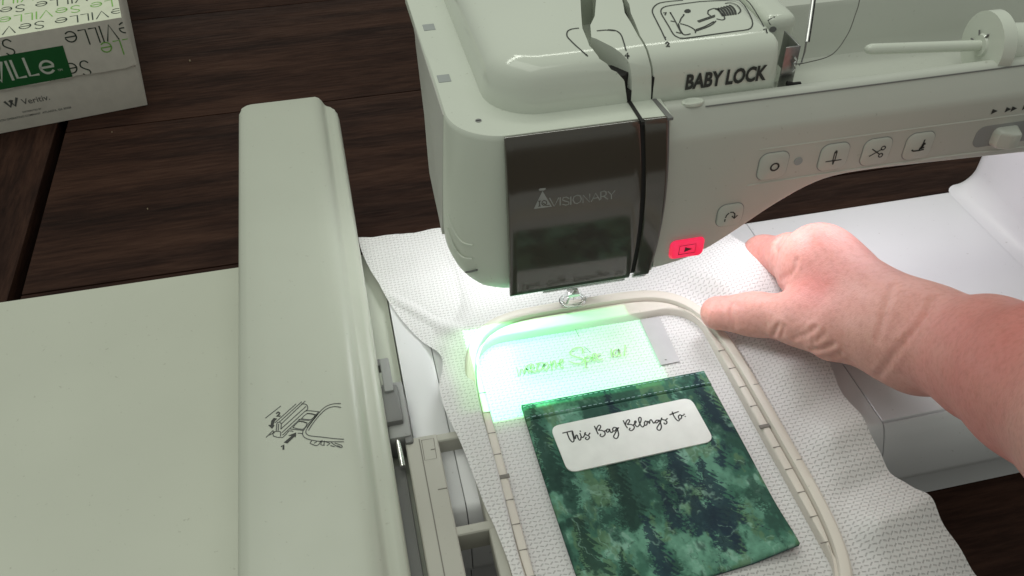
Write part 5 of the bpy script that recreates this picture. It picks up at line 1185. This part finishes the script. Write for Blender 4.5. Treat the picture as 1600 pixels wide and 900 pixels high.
# two rows of top-stitching along the opening edge
for k, off in enumerate((1.7, 8.4)):
    t = off / 98
    parts = []
    for i in range(34):
        a = (i + 0.15) / 34; c = (i + 0.72) / 34
        q = []
        for s in (a, c):
            i0 = int(round(s * (GX - 1))); j0 = int(round(t * (GY - 1)))
            q.append((PX[j0, i0], PY[j0, i0], PZ[j0, i0] + 0.15))
        parts.append(tube_vf(q, 0.2, 5))
    V, F = merge(parts)
    build('top_stitching', V, F, M['thread'], pouch)

# ================================================================== loose sewing thread
pts = catmull([(79.2, -27.2, 147.0), (84, -27.8, 147.6), (93.5, -28.2, 150), (101, -24, 155.5), (106, -18.5, 161), (109, -14.4, 165), (113, -6, 174), (116, 4, 184)], 8)
v, f = tube_vf(pts, 0.2, 6)
th = build('sewing_thread', v, f, M['greythread'], None)
th['label'] = 'single thin grey thread curving up from the metal thread guide'
th['category'] = 'thread'

# ================================================================== the person's hand and forearm
def cap_d(P, a, b_, ra, rb):
    pa = P - a; ba = b_ - a
    h = np.clip((pa @ ba) / (ba @ ba), 0, 1)
    return np.linalg.norm(pa - h[..., None] * ba, axis=-1) - (ra + (rb - ra) * h)
def smin(a, b_, k):
    h = np.clip(0.5 + 0.5 * (b_ - a) / k, 0, 1)
    return b_ + (a - b_) * h - k * h * (1 - h)
KG = {'thumb': 9, 'index': 5, 'rest': 3}
def sdf(P):
    tot = None
    for g, Lb, k in HAND:
        d = None
        for a, b_, ra, rb in Lb:
            c = cap_d(P, np.array(a), np.array(b_), ra, rb)
            d = c if d is None else smin(d, c, k)
        tot = d if tot is None else smin(tot, d, KG[g])
    return tot
lo = np.array([50.0, -262.0, -2.0]); hi = np.array([170.0, 24.0, 165.0]); h = 1.5
dims = np.ceil((hi - lo) / h).astype(int)
gx, gy, gz = [lo[i] + h * np.arange(dims[i]) for i in range(3)]
vol = np.empty(dims, dtype=np.float32)
for i0 in range(0, dims[0], 16):
    P = np.stack(np.meshgrid(gx[i0:i0 + 16], gy, gz, indexing='ij'), -1)
    vol[i0:i0 + 16] = sdf(P)
vol[:, 0, :] = 1; vol[0] = 1; vol[-1] = 1; vol[:, -1] = 1; vol[:, :, 0] = 1; vol[:, :, -1] = 1
def surface_nets(vol):
    s = vol < 0
    n = np.array(vol.shape) - 1
    acc = np.zeros(tuple(n) + (3,)); cnt = np.zeros(tuple(n))
    cor = [(a, b_, c) for a in (0, 1) for b_ in (0, 1) for c in (0, 1)]
    for a in cor:
        for ax in range(3):
            if a[ax]:
                continue
            b_ = list(a); b_[ax] = 1
            sa = tuple(slice(a[i], a[i] + n[i]) for i in range(3)); sb_ = tuple(slice(b_[i], b_[i] + n[i]) for i in range(3))
            va_, vb_ = vol[sa], vol[sb_]
            x = s[sa] != s[sb_]
            t = np.where(x, va_ / np.where(x, va_ - vb_, 1), 0)
            for i in range(3):
                acc[..., i] += np.where(x, a[i] + (t if i == ax else 0), 0)
            cnt += x
    act = cnt > 0
    idx = -np.ones(tuple(n), int); idx[act] = np.arange(act.sum())
    I = np.stack(np.nonzero(act), -1)
    V = I + acc[act] / cnt[act][:, None]
    Fq = []
    for ax in range(3):
        o1, o2 = (ax + 1) % 3, (ax + 2) % 3
        sl0 = [slice(1, -1)] * 3; sl0[ax] = slice(0, -1)
        sl1 = [slice(1, -1)] * 3; sl1[ax] = slice(1, None)
        x = s[tuple(sl0)] != s[tuple(sl1)]
        q = np.stack(np.nonzero(x), -1)
        base = q.copy(); base[:, o1] += 1; base[:, o2] += 1
        def cell(d1, d2):
            c = base.copy(); c[:, o1] -= d1; c[:, o2] -= d2
            return idx[c[:, 0], c[:, 1], c[:, 2]]
        ins = s[tuple(sl0)][x]
        A = np.stack([cell(1, 1), cell(0, 1), cell(0, 0), cell(1, 0)], -1)
        A[~ins] = A[~ins][:, ::-1]
        A = A[(A >= 0).all(1)]
        Fq.append(A)
    return V, np.vstack(Fq)
Vh, Fh = surface_nets(vol)
Vh = lo + Vh * h
# relax the net, then press the skin creases in along the surface normal
E_ = np.vstack([Fh[:, [0, 1]], Fh[:, [1, 2]], Fh[:, [2, 3]], Fh[:, [3, 0]]])
def relax(V, k):
    acc = np.zeros_like(V); cn = np.zeros(len(V))
    for a, b_ in ((0, 1), (1, 0)):
        np.add.at(acc, E_[:, a], V[E_[:, b_]]); np.add.at(cn, E_[:, a], 1)
    return V * (1 - k) + k * acc / cn[:, None]
for _ in range(3):
    Vh = relax(Vh, 0.5)
e = 0.6
Nn = np.stack([sdf(Vh + np.eye(3)[k] * e) - sdf(Vh - np.eye(3)[k] * e) for k in range(3)], -1)
Nn /= np.linalg.norm(Nn, axis=1, keepdims=True) + 1e-9
disp = np.zeros(len(Vh))
for pts, dep, wid in CREASES:
    pts = np.array(pts); best = np.full(len(Vh), 1e9)
    for a, b_ in zip(pts[:-1], pts[1:]):
        best = np.minimum(best, cap_d(Vh, a, b_, 0, 0) if np.linalg.norm(b_ - a) > 1e-6 else 1e9)
    disp -= dep * np.exp(-(best / wid) ** 2) - 0.45 * dep * np.exp(-((best - 2.2 * wid) / (1.3 * wid)) ** 2)
Vh = Vh + Nn * disp[:, None]
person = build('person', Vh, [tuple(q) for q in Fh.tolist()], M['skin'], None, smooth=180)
person['label'] = 'bare right hand and forearm of a person pinching the edge of the stabilizer sheet'
person['category'] = 'person'
md = person.modifiers.new('smooth_skin', 'SUBSURF'); md.levels = 1; md.render_levels = 1
# redder skin over knuckles and thumb joints; forearm shade painted in as darker skin
if len(person.data.vertices) == len(Vh):
    co = Vh
else:
    co = np.array([v.co[:] for v in person.data.vertices]) / MM - np.array([0, 0, BED])
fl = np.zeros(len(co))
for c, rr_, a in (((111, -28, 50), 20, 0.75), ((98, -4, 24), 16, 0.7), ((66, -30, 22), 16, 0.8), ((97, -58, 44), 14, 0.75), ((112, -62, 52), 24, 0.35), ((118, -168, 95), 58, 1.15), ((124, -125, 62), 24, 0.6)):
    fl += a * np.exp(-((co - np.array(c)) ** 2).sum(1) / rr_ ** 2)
at = person.data.attributes.new('flush_shade', 'FLOAT', 'POINT')
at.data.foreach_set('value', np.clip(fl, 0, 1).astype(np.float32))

# ================================================================== built-in projector: throws a lit oblong picture on to the hoop
pd = bpy.data.lights.new('projector_lamp', 'SPOT')
pd.energy = 1.0
pd.shadow_soft_size = 0.0
pd.spot_size = math.radians(172)
pd.spot_blend = 0.0
pd.use_nodes = True
po = bpy.data.objects.new('projector_lamp', pd)
COL.objects.link(po)
LP = (-49.0, -31.0, 60.4)
po.location = W(*LP)
nt = pd.node_tree
em = nt.nodes['Emission']
ge = nt.nodes.new('ShaderNodeNewGeometry')
sp_ = nt.nodes.new('ShaderNodeSeparateXYZ')
nt.links.new(ge.outputs['Incoming'], sp_.inputs[0])
hgt = (2.0 - LP[2]) * MM
uu = mth(nt, 'MULTIPLY_ADD', mth(nt, 'DIVIDE', sp_.outputs[0], sp_.outputs[2]), hgt, LP[0] * MM)
vv = mth(nt, 'MULTIPLY_ADD', mth(nt, 'DIVIDE', sp_.outputs[1], sp_.outputs[2]), hgt, LP[1] * MM)
def win(val, a, b_, soft):
    r1 = nt.nodes.new('ShaderNodeMapRange'); r1.interpolation_type = 'SMOOTHSTEP'
    r1.inputs['From Min'].default_value = (a - soft) * MM; r1.inputs['From Max'].default_value = (a + soft) * MM
    nt.links.new(val, r1.inputs[0])
    r2 = nt.nodes.new('ShaderNodeMapRange'); r2.interpolation_type = 'SMOOTHSTEP'
    r2.inputs['From Min'].default_value = (b_ + soft) * MM; r2.inputs['From Max'].default_value = (b_ - soft) * MM
    nt.links.new(val, r2.inputs[0])
    return mth(nt, 'MULTIPLY', r1.outputs[0], r2.outputs[0])
core = mth(nt, 'MULTIPLY', win(uu, -60, 31.5, 1.0), win(vv, -62, -4.0, 1.0))
halo = mth(nt, 'MULTIPLY', win(uu, -72, 35.0, 6.0), win(vv, -66, -2.0, 3.0))
# the design's text block is projected a little dimmer than its frame
block = mth(nt, 'MULTIPLY', win(uu, -38, 28, 6.0), win(vv, -44, -16, 4))
lev = mth(nt, 'SUBTRACT', 1.0, mth(nt, 'MULTIPLY', block, 0.42))
amt = mth(nt, 'ADD', mth(nt, 'MULTIPLY', core, lev), mth(nt, 'MULTIPLY', halo, 0.10))
nt.links.new(mth(nt, 'MULTIPLY', amt, PROJ), em.inputs['Strength'])
cm = nt.nodes.new('ShaderNodeMix'); cm.data_type = 'RGBA'
nt.links.new(core, cm.inputs[0])
cm.inputs[6].default_value = (0.22, 1.0, 0.16, 1)
cm.inputs[7].default_value = (0.20, 1.0, 0.46, 1)
nt.links.new(cm.outputs[2], em.inputs['Color'])
